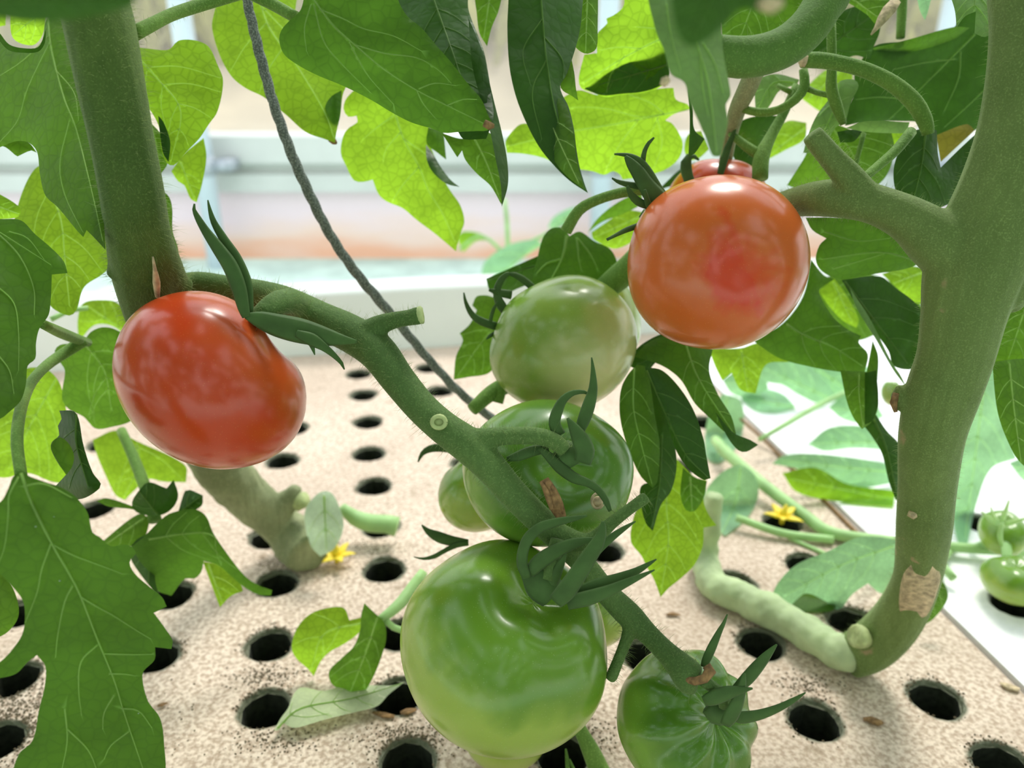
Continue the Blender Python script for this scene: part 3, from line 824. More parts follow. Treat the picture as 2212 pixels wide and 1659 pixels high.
leaf(A, '920,312 935,332 955,365 975,390 993,404 965,397 935,372 922,345', .335, 'd', auto=False, tilt=(.5,-.8))
leaf(A, '925,275 958,283 964,345 945,330 922,310', .338, 'm', auto=False, tilt=(.6,0))
leaf(A, '1025,-30 1085,-30 1078,20 1062,60 1052,100 1036,72 1030,30', .31, 'm', '1060,-20 1045,80')
leaf(A, '-60,-60 -60,36 0,40 60,48 140,46 200,36 260,20 285,10 310,-60', .105, 'd', '-40,0 280,0', tilt=(0,.4), label='very near dark leaf at the top left')
leaf(A, '-40,1200 -10,1215 30,1275 40,1330 10,1370 -40,1380', .30, 'm', auto=False)
grow_hairs(A)

# ------------------------------------------------------------------ plant with the forked stem at the right
B = thing('tomato_plant', G(1850, 1420), 'tomato plant with the thick forked stem at the right edge and bent dry base', 'plant')
stalk(B, 'stem', [[(2290,-900,.24,80),(2255,-400,.24,84),(2228,-80,.24,84),(2222,60,.24,76),(2212,180,.242,76),(2196,290,.245,80),(2168,400,.249,88),(2132,500,.253,96),(2100,590,.257,98),(2080,680,.26,84),(2062,770,.265,76),(2035,850,.27,74),(2012,940,.278,66),(2002,1050,.292,58),(1996,1130,.305,56),(1990,1190,.317,52),(1980,1250,.333,48),(1955,1310,.350,50),(1920,1360,.364,52),(1875,1400,.374,52),(1830,1420,.378,46)],
                  [(2620,-200,.27,86),(2450,150,.266,90),(2330,380,.262,90),(2260,480,.26,88),(2190,560,.259,80),(2130,640,.26,70)],
                  [(2090,560,.256,80),(2020,515,.256,64),(1965,475,.258,50),(1900,445,.262,43),(1840,430,.266,43),(1780,428,.275,40),(1725,435,.294,33),(1672,450,.318,28)],
                  [(1870,430,.263,36),(1835,385,.262,32),(1800,345,.258,27),(1770,310,.255,25),(1752,288,.254,23)],
                  [(1955,880,.276,22),(1948,856,.275,24),(1958,838,.274,20)]], 'stem2', .0007, 9000, hl=(.0007,.0027), ridge=.02)
stalk(B, 'dry_bark', [[(1992,1184,.3050,12),(1992,1212,.3168,40),(1984,1255,.3280,42),(1972,1300,.3412,36),(1958,1334,.3460,10)],[(1962,1108,.2925,6),(1972,1112,.2915,9),(1985,1108,.2915,5)],[(1998,1118,.2925,7),(2012,1108,.2925,9),(2022,1122,.294,6)]], 'tan', n=9, ridge=.12, label='dry split bark on the bent stem')
stalk(B, 'dry_bark', [[(1937,850,.2735,8),(1930,870,.2735,8),(1935,890,.2735,4)]], 'brown', n=8)
stalk(B, 'stem_base', [[(x, y, GZ(x, y, .0005 + r * .00024), r) for x, y, r in ((1880,1402,40),(1830,1412,43),(1795,1396,38),(1750,1368,40),(1700,1340,36),(1650,1314,37),(1600,1290,33),(1555,1272,36),(1530,1240,31),(1524,1205,30))] + [(1528,1165,.452,26),(1534,1120,.445,22),(1545,1070,.44,18)]], 'root', .001, lumps=.005, label='pale green root end lying on the foam')
stalk(B, 'stem_stub', [[(1866,1378,.364,22),(1852,1374,.361,26),(1848,1373,.361,19)]], 'cut')
stalk(B, 'side_shoot', [[(1545,118,.235,42),(1600,124,.236,44),(1650,118,.238,44),(1700,98,.24,44),(1745,60,.242,44),(1775,15,.245,44),(1800,-40,.25,46),(1840,-300,.26,46),(1850,-700,.27,46)]], 'shoot', .0007, 300, label='curved side shoot across the top')
stalk(B, 'petiole', [[(1732,130,.29,16),(1765,130,.29,17),(1810,136,.289,16),(1870,152,.288,16),(1930,182,.287,17),(1975,222,.287,18),(1998,262,.288,16),(2005,290,.289,12)]], 'petiole', hairs=120)
stalk(B, 'dry_tip', [[(1728,128,.289,8),(1736,131,.289,14),(1741,132,.289,13)]], 'tan', n=9)
for p in ([(1735,150,.31,9),(1738,185,.31,11),(1718,215,.31,10),(1680,238,.312,9),(1640,243,.315,9),(1600,234,.318,8)],
          [(1720,185,.33,8),(1695,240,.328,10),(1665,295,.325,12),(1645,340,.322,17),(1642,385,.32,17)],
          [(1578,288,.33,7),(1608,313,.326,10),(1642,336,.323,12)],
          [(1795,50,.30,10),(1797,140,.30,10),(1796,190,.302,12),(1808,232,.304,12),(1822,268,.306,7)],
          [(1738,188,.312,7),(1765,200,.308,6),(1790,206,.304,6)],
          [(1866,288,.325,5),(1855,330,.325,5),(1844,370,.325,5)],
          [(1968,285,.275,12),(1935,325,.27,11),(1895,360,.266,10),(1862,388,.262,9)],
          [(1950,-40,.34,10),(1948,30,.34,10),(1945,82,.34,9)],
          [(1222,500,.315,13),(1250,455,.312,12),(1290,432,.31,11),(1340,417,.309,11),(1400,408,.308,12)],
          [(1440,480,.33,30),(1380,560,.335,30),(1330,605,.346,28),(1290,640,.356,24),(1200,740,.367,22),(1110,820,.354,20),(1060,850,.345,17),(1020,885,.34,14)],
          [(1075,870,.345,12),(1085,830,.345,12),(1090,790,.345,10)],
          [(1680,185,.33,5),(1710,200,.326,6)]):
    stalk(B, 'petiole', [p], 'petiole', hairs=30)
leaf(B, '1060,-60 1098,-30 1096,60 1100,140 1112,200 1130,250 1160,310 1190,350 1230,390 1270,417 1262,395 1252,360 1245,320 1240,280 1228,230 1215,205 1210,185 1222,165 1235,130 1247,90 1256,40 1256,-60', .24, 'd', '1166,-40 1174,60 1182,140 1205,260 1262,405', ['1172,40 1130,110 1145,180','1176,80 1215,130 1215,180','1180,130 1150,200 1170,300'], tilt=(.5,-.3), fold=.35, label='long dark leaf curled lengthwise')
leaf(B, '1165,212 1190,215 1207,212 1225,232 1240,290 1245,340 1262,410 1222,378 1192,338 1180,290 1170,240', .233, 'm', '1172,220 1205,300 1250,395', tilt=(-.6,-.3))
leaf(B, '1210,182 1235,130 1241,160 1244,190 1249,217 1235,207 1216,196', .245, 'm', auto=False)
leaf(B, '1252,-40 1290,-40 1291,60 1288,105 1270,116 1255,112 1240,95 1248,60', .27, 'm', '1270,-30 1265,110', fold=.4)
leaf(B, '1345,-40 1348,10 1330,30 1310,40 1312,50 1300,62 1290,75 1290,115 1262,118 1250,170 1255,190 1280,200 1310,210 1340,205 1390,200 1430,185 1445,150 1450,100 1425,50 1410,-40', .33, 'b', '1436,80 1380,107 1330,135 1262,178', ['1385,105 1335,102 1290,110','1420,62 1375,58','1350,120 1320,160 1310,200'], tilt=(.1,.5))
leaf(B, '1262,192 1320,152 1385,125 1440,105 1446,160 1430,183 1390,198 1340,203 1300,206', .3385, 'd', '1440,140 1270,190', tilt=(.1,.5), wave=.3, fold=0, roll=0)  # added leaf, blocks backlight to darken the lower half of the blade ahead
leaf(B, '1985,1342 2008,1292 2025,1240 2041,1262 2048,1290 2030,1322 2002,1347', .40, 'm', '2030,1250 2000,1335')
leaf(B, '1092,305 1110,280 1125,268 1160,265 1200,230 1215,212 1250,195 1290,205 1350,200 1440,190 1455,190 1460,215 1485,225 1492,235 1455,247 1437,260 1450,265 1465,285 1475,310 1468,340 1440,365 1395,380 1345,388 1340,378 1325,370 1305,378 1280,370 1230,362 1170,340 1130,332 1095,330', .36, 'b', '1488,236 1430,248 1330,268 1230,285 1100,315', ['1435,246 1380,252 1310,235 1240,232 1210,240','1422,252 1408,285','1435,246 1405,222 1360,205','1380,258 1340,310 1310,365','1420,255 1430,310 1410,370'], tilt=(0,.35), vr=1.4)
leaf(B, '1400,-40 1415,60 1435,110 1450,160 1478,178 1490,220 1510,265 1525,300 1540,337 1558,337 1565,300 1572,260 1568,225 1578,208 1575,180 1565,130 1560,90 1562,20 1590,-40', .19, 'u', '1490,-20 1505,90 1530,180 1548,325', ['1440,10 1450,80 1470,150','1520,95 1545,140 1562,200','1512,120 1518,190 1530,250'], tilt=(.2,-.3), label='pale grey-green leaf hanging in front')
stalk(B, 'dry_tip', [[(1430,185,.189,6),(1436,176,.1885,10),(1444,170,.1885,7)]], 'tan', n=8)
leaf(B, '1450,-60 1460,60 1485,98 1512,95 1560,60 1600,20 1650,26 1690,8 1710,-60', .115, 'd', '1560,-60 1490,90', tilt=(.3,.2), label='very near blurred leaf at the top')
stalk(B, 'dry_tip', [[(1640,0,.113,14),(1668,12,.113,18),(1690,5,.113,8)]], 'tan', n=8)
leaf(B, '1560,-40 1730,-40 1742,20 1700,70 1640,92 1560,95', .30, 'm', '1640,-30 1600,80')
leaf(B, '1722,-40 1745,-40 1760,10 1735,45 1722,30', .34, 'b', auto=False)
leaf(B, '1730,130 1760,90 1810,30 1870,10 1905,20 1900,70 1886,105 1880,130 1850,120 1820,128', .335, 'd', '1760,120 1890,30', tilt=(0,.3))
leaf(B, '1805,-10 1860,-30 1900,-20 1930,10 1912,40 1890,52 1870,30', .31, 'm', '1830,-10 1900,40')
stalk(B, 'dry_flower', [[(1935,5,.30,10),(1920,25,.299,13),(1905,45,.298,10),(1893,62,.298,5),(1882,75,.298,2)]], 'tan', n=8, ridge=.2)
leaf(B, '1878,108 1900,95 1960,88 2060,60 2075,25 2130,10 2165,60 2165,160 2130,260 2090,290 2050,300 2020,290 1985,265 1950,262 1900,262 1860,265 1825,272 1832,235 1850,190 1845,168 1855,140', .35, 'd', '2105,75 2040,140 1990,190 1940,240 1905,270', ['2062,128 2000,135 1930,150','2150,170 2100,220 2040,275','2075,112 2070,170 2040,240','1965,215 1900,210 1850,215'], tilt=(.1,.3), fold=-.1, vmat='vein')
leaf(B, '1880,105 1960,86 2062,58 2095,60 2060,85 1980,110 1920,118', .338, 'g', auto=False, tilt=(.2,1.0))
leaf(B, '2048,-40 2160,-40 2150,60 2128,80 2105,72 2108,25 2085,35 2066,60 2063,25', .27, 'u', '2110,-30 2100,60', tilt=(.2,-.4))
leaf(B, '1978,-40 2018,-40 2006,20 1998,44 1986,20', .33, 'p', auto=False)
leaf(B, '1735,330 1748,285 1765,248 1790,215 1800,195 1815,175 1845,172 1855,185 1838,220 1825,262 1805,275 1790,300 1765,330', .315, 'u', '1812,180 1800,240 1760,320')
leaf(B, '1700,400 1735,345 1760,300 1800,270 1850,283 1925,283 1932,320 1920,370 1895,400 1850,415 1790,400 1735,410', .34, 'm', '1800,280 1840,330 1860,400', tilt=(0,.4))
leaf(B, '1925,285 1955,280 1965,300 1935,335 1922,320', .37, 'b', auto=False)
leaf(B, '1828,276 1870,262 1965,264 1958,288 1900,287 1850,282', .31, 'u', auto=False, tilt=(.1,.6))
leaf(B, '1808,285 1840,280 1862,284 1845,305 1815,308', .305, 'd', auto=False)
leaf(B, '1970,285 2005,278 2024,282 2026,330 2032,362 2080,315 2135,265 2120,330 2100,400 2060,435 2010,452 1980,432 1940,420 1930,370 1945,320', .30, 'd', '2000,285 1990,360 1975,425', tilt=(.3,0), fold=.25)
leaf(B, '2022,292 2090,268 2105,282 2062,322 2032,350', .33, 'y', auto=False, label='yellowing piece of leaf')
leaf(B, '1585,285 1600,262 1640,250 1678,250 1672,290 1640,320 1608,304', .345, 'd', auto=False, tilt=(.2,.9))
leaf(B, '1632,240 1632,180 1650,165 1680,160 1727,172 1722,182 1685,195 1665,225 1652,240', .34, 'u', '1725,178 1670,180 1640,230')
leaf(B, '1652,305 1700,262 1742,265 1738,300 1695,325 1660,344', .40, 'b', '1735,280 1660,335')
leaf(B, '1728,210 1750,180 1790,148 1832,140 1842,170 1800,250 1770,240', .42, 'b', '1820,150 1745,215')
leaf(B, '1572,300 1600,298 1642,338 1650,388 1628,382 1590,350', .365, 'd', auto=False)
leaf(B, '1486,190 1496,230 1500,280 1522,300 1500,332 1487,338 1490,260', .30, 'd', auto=False)
leaf(B, '1478,325 1487,290 1515,283 1532,322 1510,342 1490,347', .385, 'b', auto=False)
leaf(B, '1420,412 1470,365 1502,350 1500,370 1470,395 1440,405', .38, 'd', auto=False)
leaf(B, '1150,602 1160,560 1172,515 1185,497 1200,491 1220,495 1230,510 1252,500 1282,520 1320,540 1336,580 1330,605 1290,615 1250,625 1150,617', .352, 'g', '1226,500 1215,555 1190,605', ['1246,515 1250,560 1255,580','1248,515 1275,550 1290,580','1210,560 1180,570 1160,590'], tilt=(.1,-.3), vr=2.2)
leaf(B, '1278,502 1310,480 1352,455 1400,460 1390,500 1332,537 1282,517', .40, 'b', '1390,465 1290,510')
leaf(B, '1270,502 1290,473 1330,440 1385,412 1385,440 1345,462 1300,480', .385, 'm', auto=False, tilt=(0,1))
leaf(B, '1060,640 1030,640 1020,660 1030,670 1015,700 993,720 1000,735 985,770 980,820 1010,815 1060,803 1090,740 1090,660', .372, 'm', '1085,690 1040,740 990,810', tilt=(.1,0))
leaf(B, '1050,602 1100,580 1162,553 1160,600 1115,625 1075,640 1058,628', .365, 'd', '1155,575 1060,603', tilt=(0,.9))
# cluster below the right-hand red tomato
leaf(B, '1375,790 1398,795 1405,830 1415,900 1425,960 1420,1040 1410,1054 1385,1030 1365,990 1345,930 1338,880 1345,830', .318, 'g', '1370,795 1368,880 1385,960 1408,1045', tilt=(.2,0))
leaf(B, '1393,793 1430,800 1470,840 1500,890 1520,950 1525,980 1535,1033 1522,1037 1495,1020 1470,990 1455,960 1440,910 1415,850', .306, 'd', '1397,800 1440,900 1480,980 1528,1030', fold=.3, tilt=(-.3,0))
leaf(B, '1396,800 1425,850 1450,930 1462,1000 1450,1060 1428,1090 1410,1147 1395,1130 1383,1080 1385,1050 1410,1040', .33, 'd', '1430,940 1425,1040 1408,1135', fold=.3)
leaf(B, '1370,770 1400,740 1440,725 1500,735 1540,752 1532,800 1550,850 1580,900 1590,937 1575,940 1530,900 1500,870 1470,820 1430,790', .325, 'g', '1480,740 1510,820 1582,932', tilt=(.2,-.3))
leaf(B, '1368,1120 1385,1080 1410,1100 1440,1050 1460,990 1475,1005 1500,1030 1527,1038 1520,1080 1530,1110 1548,1135 1520,1140 1518,1180 1500,1220 1470,1250 1445,1270 1427,1290 1412,1250 1400,1230 1385,1200 1363,1170', .36, 'b', '1440,1000 1440,1100 1444,1170 1428,1280', tilt=(.1,-.1))
leaf(B, '1362,792 1370,760 1400,735 1440,720 1475,735 1450,762 1420,780 1395,803', .336, 'd', '1465,735 1375,790')
leaf(B, '1475,1010 1500,1030 1527,1040 1520,1075 1500,1104 1482,1102 1470,1070', .35, 'm', '1490,1020 1495,1100')
leaf(B, '1545,890 1585,935 1620,950 1638,961 1612,976 1595,973 1572,945', .318, 'd', auto=False, tilt=(.5,0))
leaf(B, '1625,735 1690,700 1735,640 1752,560 1780,595 1802,603 1770,625 1772,640 1800,685 1832,712 1860,725 1855,740 1875,765 1868,804 1820,804 1740,790 1680,772', .345, 'g', '1660,660 1700,700 1740,725 1800,750 1862,790', tilt=(.2,.1), label='dark leaf beside the right red tomato')
leaf(B, '1768,628 1802,602 1830,640 1855,690 1850,708 1820,692 1790,660', .39, 'b', '1800,610 1840,695')
leaf(B, '1740,470 1800,470 1890,480 1950,520 1995,565 1960,580 1900,590 1840,600 1815,603 1790,595 1770,580 1762,560 1770,530 1785,515 1755,497', .315, 'g', '1985,565 1900,545 1775,560', ['1780,500 1850,520 1920,515','1800,580 1870,560 1920,545'], tilt=(0,.7), fold=.2)
leaf(B, '1818,605 1900,597 1932,620 1978,655 2000,690 2000,770 1970,797 1930,790 1920,760 1900,730 1870,690 1845,650', .335, 'd', '1825,608 1880,680 1960,785', tilt=(.2,.2))
leaf(B, '1835,620 1880,690 1925,780 1945,810 1960,840 1930,800 1890,730 1850,665', .33, 'u', auto=False, tilt=(.6,0))
leaf(B, '1815,800 1872,803 1885,735 1897,770 1895,830 1897,880 1882,912 1862,927 1845,905 1830,870', .335, 'm', '1860,760 1855,840 1864,920', tilt=(.4,0))
leaf(B, '1868,806 1893,800 1897,870 1884,910 1868,917', .331, 'd', auto=False, tilt=(-.8,0))
leaf(B, '1866,920 1890,892 1915,930 1942,960 1950,1010 1946,1060 1936,1082 1920,1040 1905,980 1885,945', .35, 'd', '1888,905 1915,970 1938,1070', fold=.4)
leaf(B, '1530,752 1600,752 1640,742 1705,782 1655,788 1632,850 1600,842 1580,805 1560,822 1545,792', .385, 'b', '1600,750 1615,840')
leaf(B, '1905,592 1962,575 2000,580 2000,660 1970,650 1932,617', .385, 'b', '1990,590 1930,612')
leaf(B, '2110,780 2160,700 2212,600 2260,600 2260,795 2200,777 2160,782', .31, 'm', '2230,620 2180,770')
leaf(B, '2143,782 2212,775 2260,782 2260,1035 2207,1002 2180,960 2155,890', .30, 'm', '2180,785 2190,880 2205,995', tilt=(.3,0), fold=.3)
leaf(B, '1752,610 1830,588 1905,600 1990,660 1985,700 1900,720 1850,735 1800,700 1765,660', .43, 'm', '1760,620 1900,690')
grow_hairs(B)

# ------------------------------------------------------------------ pale plants further back
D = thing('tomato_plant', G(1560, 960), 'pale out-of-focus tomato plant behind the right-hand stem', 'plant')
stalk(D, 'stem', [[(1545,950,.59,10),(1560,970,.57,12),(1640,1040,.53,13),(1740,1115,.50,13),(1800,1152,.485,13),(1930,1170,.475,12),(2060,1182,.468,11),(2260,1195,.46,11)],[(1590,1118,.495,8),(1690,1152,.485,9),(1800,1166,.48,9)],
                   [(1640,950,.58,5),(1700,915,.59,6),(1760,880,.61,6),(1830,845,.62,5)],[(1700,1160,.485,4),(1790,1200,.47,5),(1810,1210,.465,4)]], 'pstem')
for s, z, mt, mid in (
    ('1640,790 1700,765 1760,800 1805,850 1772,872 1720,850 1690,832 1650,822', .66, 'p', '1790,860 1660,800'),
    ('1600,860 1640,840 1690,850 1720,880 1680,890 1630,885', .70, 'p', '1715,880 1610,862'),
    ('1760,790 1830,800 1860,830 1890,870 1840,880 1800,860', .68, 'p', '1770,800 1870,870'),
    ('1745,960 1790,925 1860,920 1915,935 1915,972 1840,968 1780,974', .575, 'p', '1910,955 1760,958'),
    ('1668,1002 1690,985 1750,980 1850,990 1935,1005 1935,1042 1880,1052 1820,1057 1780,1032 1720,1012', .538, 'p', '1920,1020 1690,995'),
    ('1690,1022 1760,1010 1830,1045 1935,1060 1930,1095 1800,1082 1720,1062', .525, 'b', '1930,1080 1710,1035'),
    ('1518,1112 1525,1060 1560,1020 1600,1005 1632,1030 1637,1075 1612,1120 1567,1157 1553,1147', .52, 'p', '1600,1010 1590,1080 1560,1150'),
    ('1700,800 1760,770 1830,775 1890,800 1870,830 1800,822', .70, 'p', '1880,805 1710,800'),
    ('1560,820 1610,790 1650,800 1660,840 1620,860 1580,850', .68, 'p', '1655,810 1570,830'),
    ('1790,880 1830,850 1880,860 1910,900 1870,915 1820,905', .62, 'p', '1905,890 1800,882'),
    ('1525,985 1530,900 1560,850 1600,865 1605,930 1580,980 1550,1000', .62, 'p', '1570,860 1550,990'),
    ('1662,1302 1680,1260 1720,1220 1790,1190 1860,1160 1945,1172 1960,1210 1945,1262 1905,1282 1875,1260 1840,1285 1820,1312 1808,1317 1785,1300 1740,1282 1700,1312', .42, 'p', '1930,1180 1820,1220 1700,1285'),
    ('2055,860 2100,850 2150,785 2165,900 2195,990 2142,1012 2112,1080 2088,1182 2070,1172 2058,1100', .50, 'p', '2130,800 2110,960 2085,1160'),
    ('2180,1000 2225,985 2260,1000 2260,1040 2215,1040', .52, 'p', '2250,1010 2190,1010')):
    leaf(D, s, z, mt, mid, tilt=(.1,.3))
leaf(D, '1700,1295 1720,1280 1770,1278 1810,1295 1800,1318 1760,1322 1715,1318', .432, 'm', auto=False)
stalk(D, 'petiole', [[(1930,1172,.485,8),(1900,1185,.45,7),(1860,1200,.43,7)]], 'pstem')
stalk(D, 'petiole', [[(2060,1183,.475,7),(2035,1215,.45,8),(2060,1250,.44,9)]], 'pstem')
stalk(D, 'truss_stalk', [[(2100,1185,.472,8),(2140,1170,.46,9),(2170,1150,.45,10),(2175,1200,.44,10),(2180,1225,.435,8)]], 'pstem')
REST[0] = False
E2 = thing('seedling', (bB.x + .1, bB.y + .2, FLOOR_Z), 'pale blurred seedling behind the trough wall near the middle', 'plant')
stalk(E2, 'stem', [[(1106,1000,.98,6),(1105,720,.98,6),(1100,640,.96,6),(1098,560,.94,5),(1095,480,.94,5),(1090,430,.94,4)],[(1098,560,.94,4),(1060,520,.93,4),(1030,510,.93,3),(990,540,.93,3)],[(1098,545,.94,4),(1180,505,.91,4),(1230,470,.90,3)]], 'pstem')
for s, mid in (('1040,602 1045,570 1070,545 1110,525 1160,518 1172,530 1132,555 1102,582 1062,612 1047,634', '1165,525 1050,620'),
          ('1183,492 1195,470 1230,450 1264,445 1242,470 1212,490', '1260,448 1190,488')):
    leaf(E2, s, .90, 'p', mid)
leaf(E2, '1000,545 985,512 1000,500 1040,505 1060,520 1030,520', .93, 'b', auto=False)
REST[0] = True
# little sprout lying on the foam
S = thing('tomato_sprout', G(905, 1245), 'small sprout with a bright and a dark leaf left of the big green tomato', 'sprout')
leaf(S, '630,1400 640,1360 665,1330 700,1315 742,1313 755,1340 780,1334 790,1350 770,1372 745,1390 710,1410 692,1430 678,1461 665,1445 640,1422', .372, 'b', '785,1345 700,1370 672,1450', tilt=(.2,.2))
leaf(S, '787,1303 810,1325 830,1345 834,1380 820,1430 800,1475 782,1500 755,1511 740,1495 715,1475 711,1450 740,1420 765,1395 778,1360 780,1330', .358, 'm', '815,1335 790,1410 755,1500', tilt=(-.1,.2), fold=.25)
stalk(S, 'stalk', [[(815,1342,.36,8),(840,1325,.362,11),(868,1300,.368,13),(892,1268,.375,13),(915,1235,.38,10)],[(830,1335,.361,7),(850,1355,.362,7),(885,1366,.366,7)]], 'pstem')
# stalk in front of the foam at the bottom
E5 = thing('tomato_sucker', G(1300, 1650), 'green stalk rising from the foam below the big green tomato', 'shoot')
stalk(E5, 'stalk', [[(1240,1550,.318,13),(1258,1585,.32,15),(1280,1630,.323,20),(1305,1690,.325,24)]], 'petiole', hairs=60)
stalk(E5, 'leaf_tip', [[(1228,1690,.33,5),(1226,1650,.33,5),(1222,1618,.33,2)],[(1245,1690,.33,4),(1238,1660,.33,4),(1230,1640,.33,2)]], 'petiole')

# ------------------------------------------------------------------ tomatoes
def tomato(label, cx, cy, rx, ry, z, axis, mat, flat=.82, dep=.22, ribs=5, amp=.03, ph=0.0, sharp=1.0, group='tomatoes on the trusses', res=(64, 96), tipdep=.0):
    ctr = P(cx, cy, z)
    t = thing('tomato', ctr, label, 'tomato', group)
    ax = (RT * axis[0] + UPV * axis[1] - VIEW * axis[2]).normalized()
    ux = ax.orthogonal().normalized(); uy = ax.cross(ux)
    nt, npn = res
    L3, at, st = [], [], []
    sd_ = random.uniform(0, 50)
    for i in range(nt + 1):
        th = math.pi * i / nt
        s, c = math.sin(th), math.cos(th)
        for k in range(npn):
            a = 2 * math.pi * k / npn
            wv = math.cos(ribs * a + ph)
            wv = 1 - 2 * abs(wv)**sharp if sharp != 1.0 else wv
            env = s * math.exp(-((th - .75) / .85)**2)
            r = 1 + amp * wv * env + .012 * noise.noise(Vector((s * math.cos(a) * 1.5, s * math.sin(a) * 1.5, c * 1.5 + sd_)))
            h = flat * c
            h -= dep * math.exp(-(s / .33)**2) * (c > 0)
            h += tipdep * math.exp(-(s / .28)**2) * (c < 0)
            h -= amp * .8 * (1 - wv) * .5 * math.exp(-((th - .45) / .4)**2)
            L3.append(ux * (s * math.cos(a) * r) + uy * (s * math.sin(a) * r) + ax * h)
            at.append(.5 + .5 * c); st.append(.5 + .5 * s * noise.noise(Vector((math.cos(a) * 6, math.sin(a) * 6, c * .8 + sd_))))
    xs = [v.dot(RT) for v in L3]; ys = [v.dot(UPV) for v in L3]; zs = [v.dot(VIEW) for v in L3]
    sm = z / FPX
    fx = 2 * rx * sm / (max(xs) - min(xs)); fy = 2 * ry * sm / (max(ys) - min(ys)); fz = (fx + fy) / 2
    ox, oy, oz = (max(xs) + min(xs)) / 2, (max(ys) + min(ys)) / 2, (max(zs) + min(zs)) / 2
    ccx = ccy = 0.0                            # settle the fruit's size so that its outline spans rx, ry as measured
    for _ in range(5):
        V = [ctr + RT * (ccx + (x - ox) * fx) + UPV * (ccy + (y - oy) * fy) + VIEW * ((d - oz) * fz) for x, y, d in zip(xs, ys, zs)]
        qx, qy = [], []
        for v in V:
            r_ = v - Vector((0, 0, CAMH)); dd = r_.dot(VIEW)
            qx.append(1106 + FPX * r_.dot(RT) / dd); qy.append(829.5 - FPX * r_.dot(UPV) / dd)
        fx *= 2 * rx / (max(qx) - min(qx)); fy *= 2 * ry / (max(qy) - min(qy))
        ccx += (cx - (max(qx) + min(qx)) / 2) * sm; ccy -= (cy - (max(qy) + min(qy)) / 2) * sm
    F = []
    for i in range(nt):
        for k in range(npn):
            a, b = i * npn + k, i * npn + (k + 1) % npn
            F.append((a, a + npn, b + npn, b))
    mk('fruit', V, F, M[mat], t, attrs={'pole': at, 'streak': st}, origin=ctr)
    return t
def sepal(parent, z, pts, z2=None, flat=.32, name='sepal', mat='sepal', nr=None):
    z2 = z if z2 is None else z2
    n = len(pts)
    V, F = [], []
    sweep(V, F, pxpath([(x, y, z + (z2 - z) * i / (n - 1), r) for i, (x, y, r) in enumerate(pts)], 8), n=8, flat=flat, nrm=nr)
    return mk(name, V, F, M[mat], parent)

T1 = tomato('red tomato hanging at the left below the thick stem', 452, 821, 210, 193, .270, (.62, .55, -.22), 'red', flat=.86, dep=.24, ribs=3, amp=.055, ph=2.2)
sepal(T1, .246, [(420,440,2),(419,452,4),(427,470,7),(445,500,10),(470,535,14),(497,575,17),(515,620,17),(526,665,13),(532,685,9)], .2475)
sepal(T1, .248, [(449,432,1.5),(453,452,4),(462,480,7),(484,518,10),(510,560,13),(530,610,14),(538,660,10),(540,680,6)], .250)
sepal(T1, .2475, [(530,682,6),(560,690,18),(600,703,25),(650,715,27),(700,727,21),(745,735,10),(770,738,4)], .262)
sepal(T1, .252, [(640,720,8),(672,733,14),(700,750,9),(722,768,6),(738,785,4),(744,798,1.5)], .262)
sepal(T1, .255, [(668,735,6),(675,750,5),(680,767,1)])
T2 = tomato('larger orange-red tomato hanging at the upper right', 1553, 566, 198, 189, .285, (-.08, .20, -.97), 'orange', flat=.88, dep=.22, ribs=4, amp=.03, tipdep=.03)
for q in ([(1351,338,4),(1362,352,11),(1378,372,16),(1396,400,19),(1416,426,23),(1440,448,20)], [(1327,333,2),(1345,334,4),(1365,338,6),(1387,350,7),(1404,372,8),(1422,402,8),(1440,425,6)],
          [(1413,297,2),(1402,308,4),(1393,325,5),(1389,345,6),(1390,360,5)], [(1322,385,2),(1332,391,4),(1350,397,6),(1385,403,8)],
          [(1355,402,3),(1363,420,7),(1378,435,9),(1402,446,8)], [(1311,518,3),(1330,508,4),(1355,496,6),(1390,484,7)], [(1392,410,4),(1400,440,7),(1412,465,7)]):
    sepal(T2, .281, q, .287)
sepal(T2, .289, [(1385,460,10),(1398,468,16),(1420,470,18)], flat=.9, name='pedicel', mat='truss')
T3 = tomato('second red tomato mostly hidden behind the orange-red one', 1547, 438, 112, 95, .352, (0, .9, -.1), 'red', flat=.85, ribs=4, res=(40, 60))
sepal(T3, .325, [(1510,346,2),(1500,338,5),(1489,338,8),(1482,352,12),(1484,375,12),(1495,405,10)], .327)
sepal(T3, .327, [(1591,272,2),(1582,295,5),(1572,320,8),(1564,345,9),(1556,376,7)])
sepal(T3, .30, [(1632,150,22),(1615,190,22),(1598,225,20),(1585,262,18),(1575,300,16),(1568,345,14)], .345, flat=1, name='pedicel', mat='woody')
T4 = tomato('yellowish green tomato in the middle under the leaves', 1217, 742, 160, 149, .330, (-.62, .5, -.45), 'pgreen', flat=.90, dep=.2, ribs=5, amp=.03)
for q in ([(1002,632,1.5),(1004,645,3),(1010,663,5),(1022,682,7),(1042,695,9),(1072,705,9)], [(1100,590,4),(1086,600,7),(1075,620,8),(1074,640,9),(1083,660,11),(1098,680,9)], [(1098,591,3),(1112,594,6),(1130,604,8),(1152,622,8)],
          [(1076,652,2),(1066,668,4),(1060,690,4),(1060,700,3)], [(1050,733,1.5),(1058,726,4),(1068,720,4)], [(1056,626,3),(1078,632,8),(1105,637,10)]):
    sepal(T4, .322, q, .326)
T5 = tomato('pale green tomato behind the yellowish green one', 1281, 690, 104, 111, .388, (.3, .7, -.3), 'green', res=(40, 60))
T6 = tomato('glossy green tomato in the middle of the truss', 1184, 1022, 185, 160, .294, (.25, .30, .85), 'dgreen', flat=.84, dep=.2, ribs=5, amp=.025)
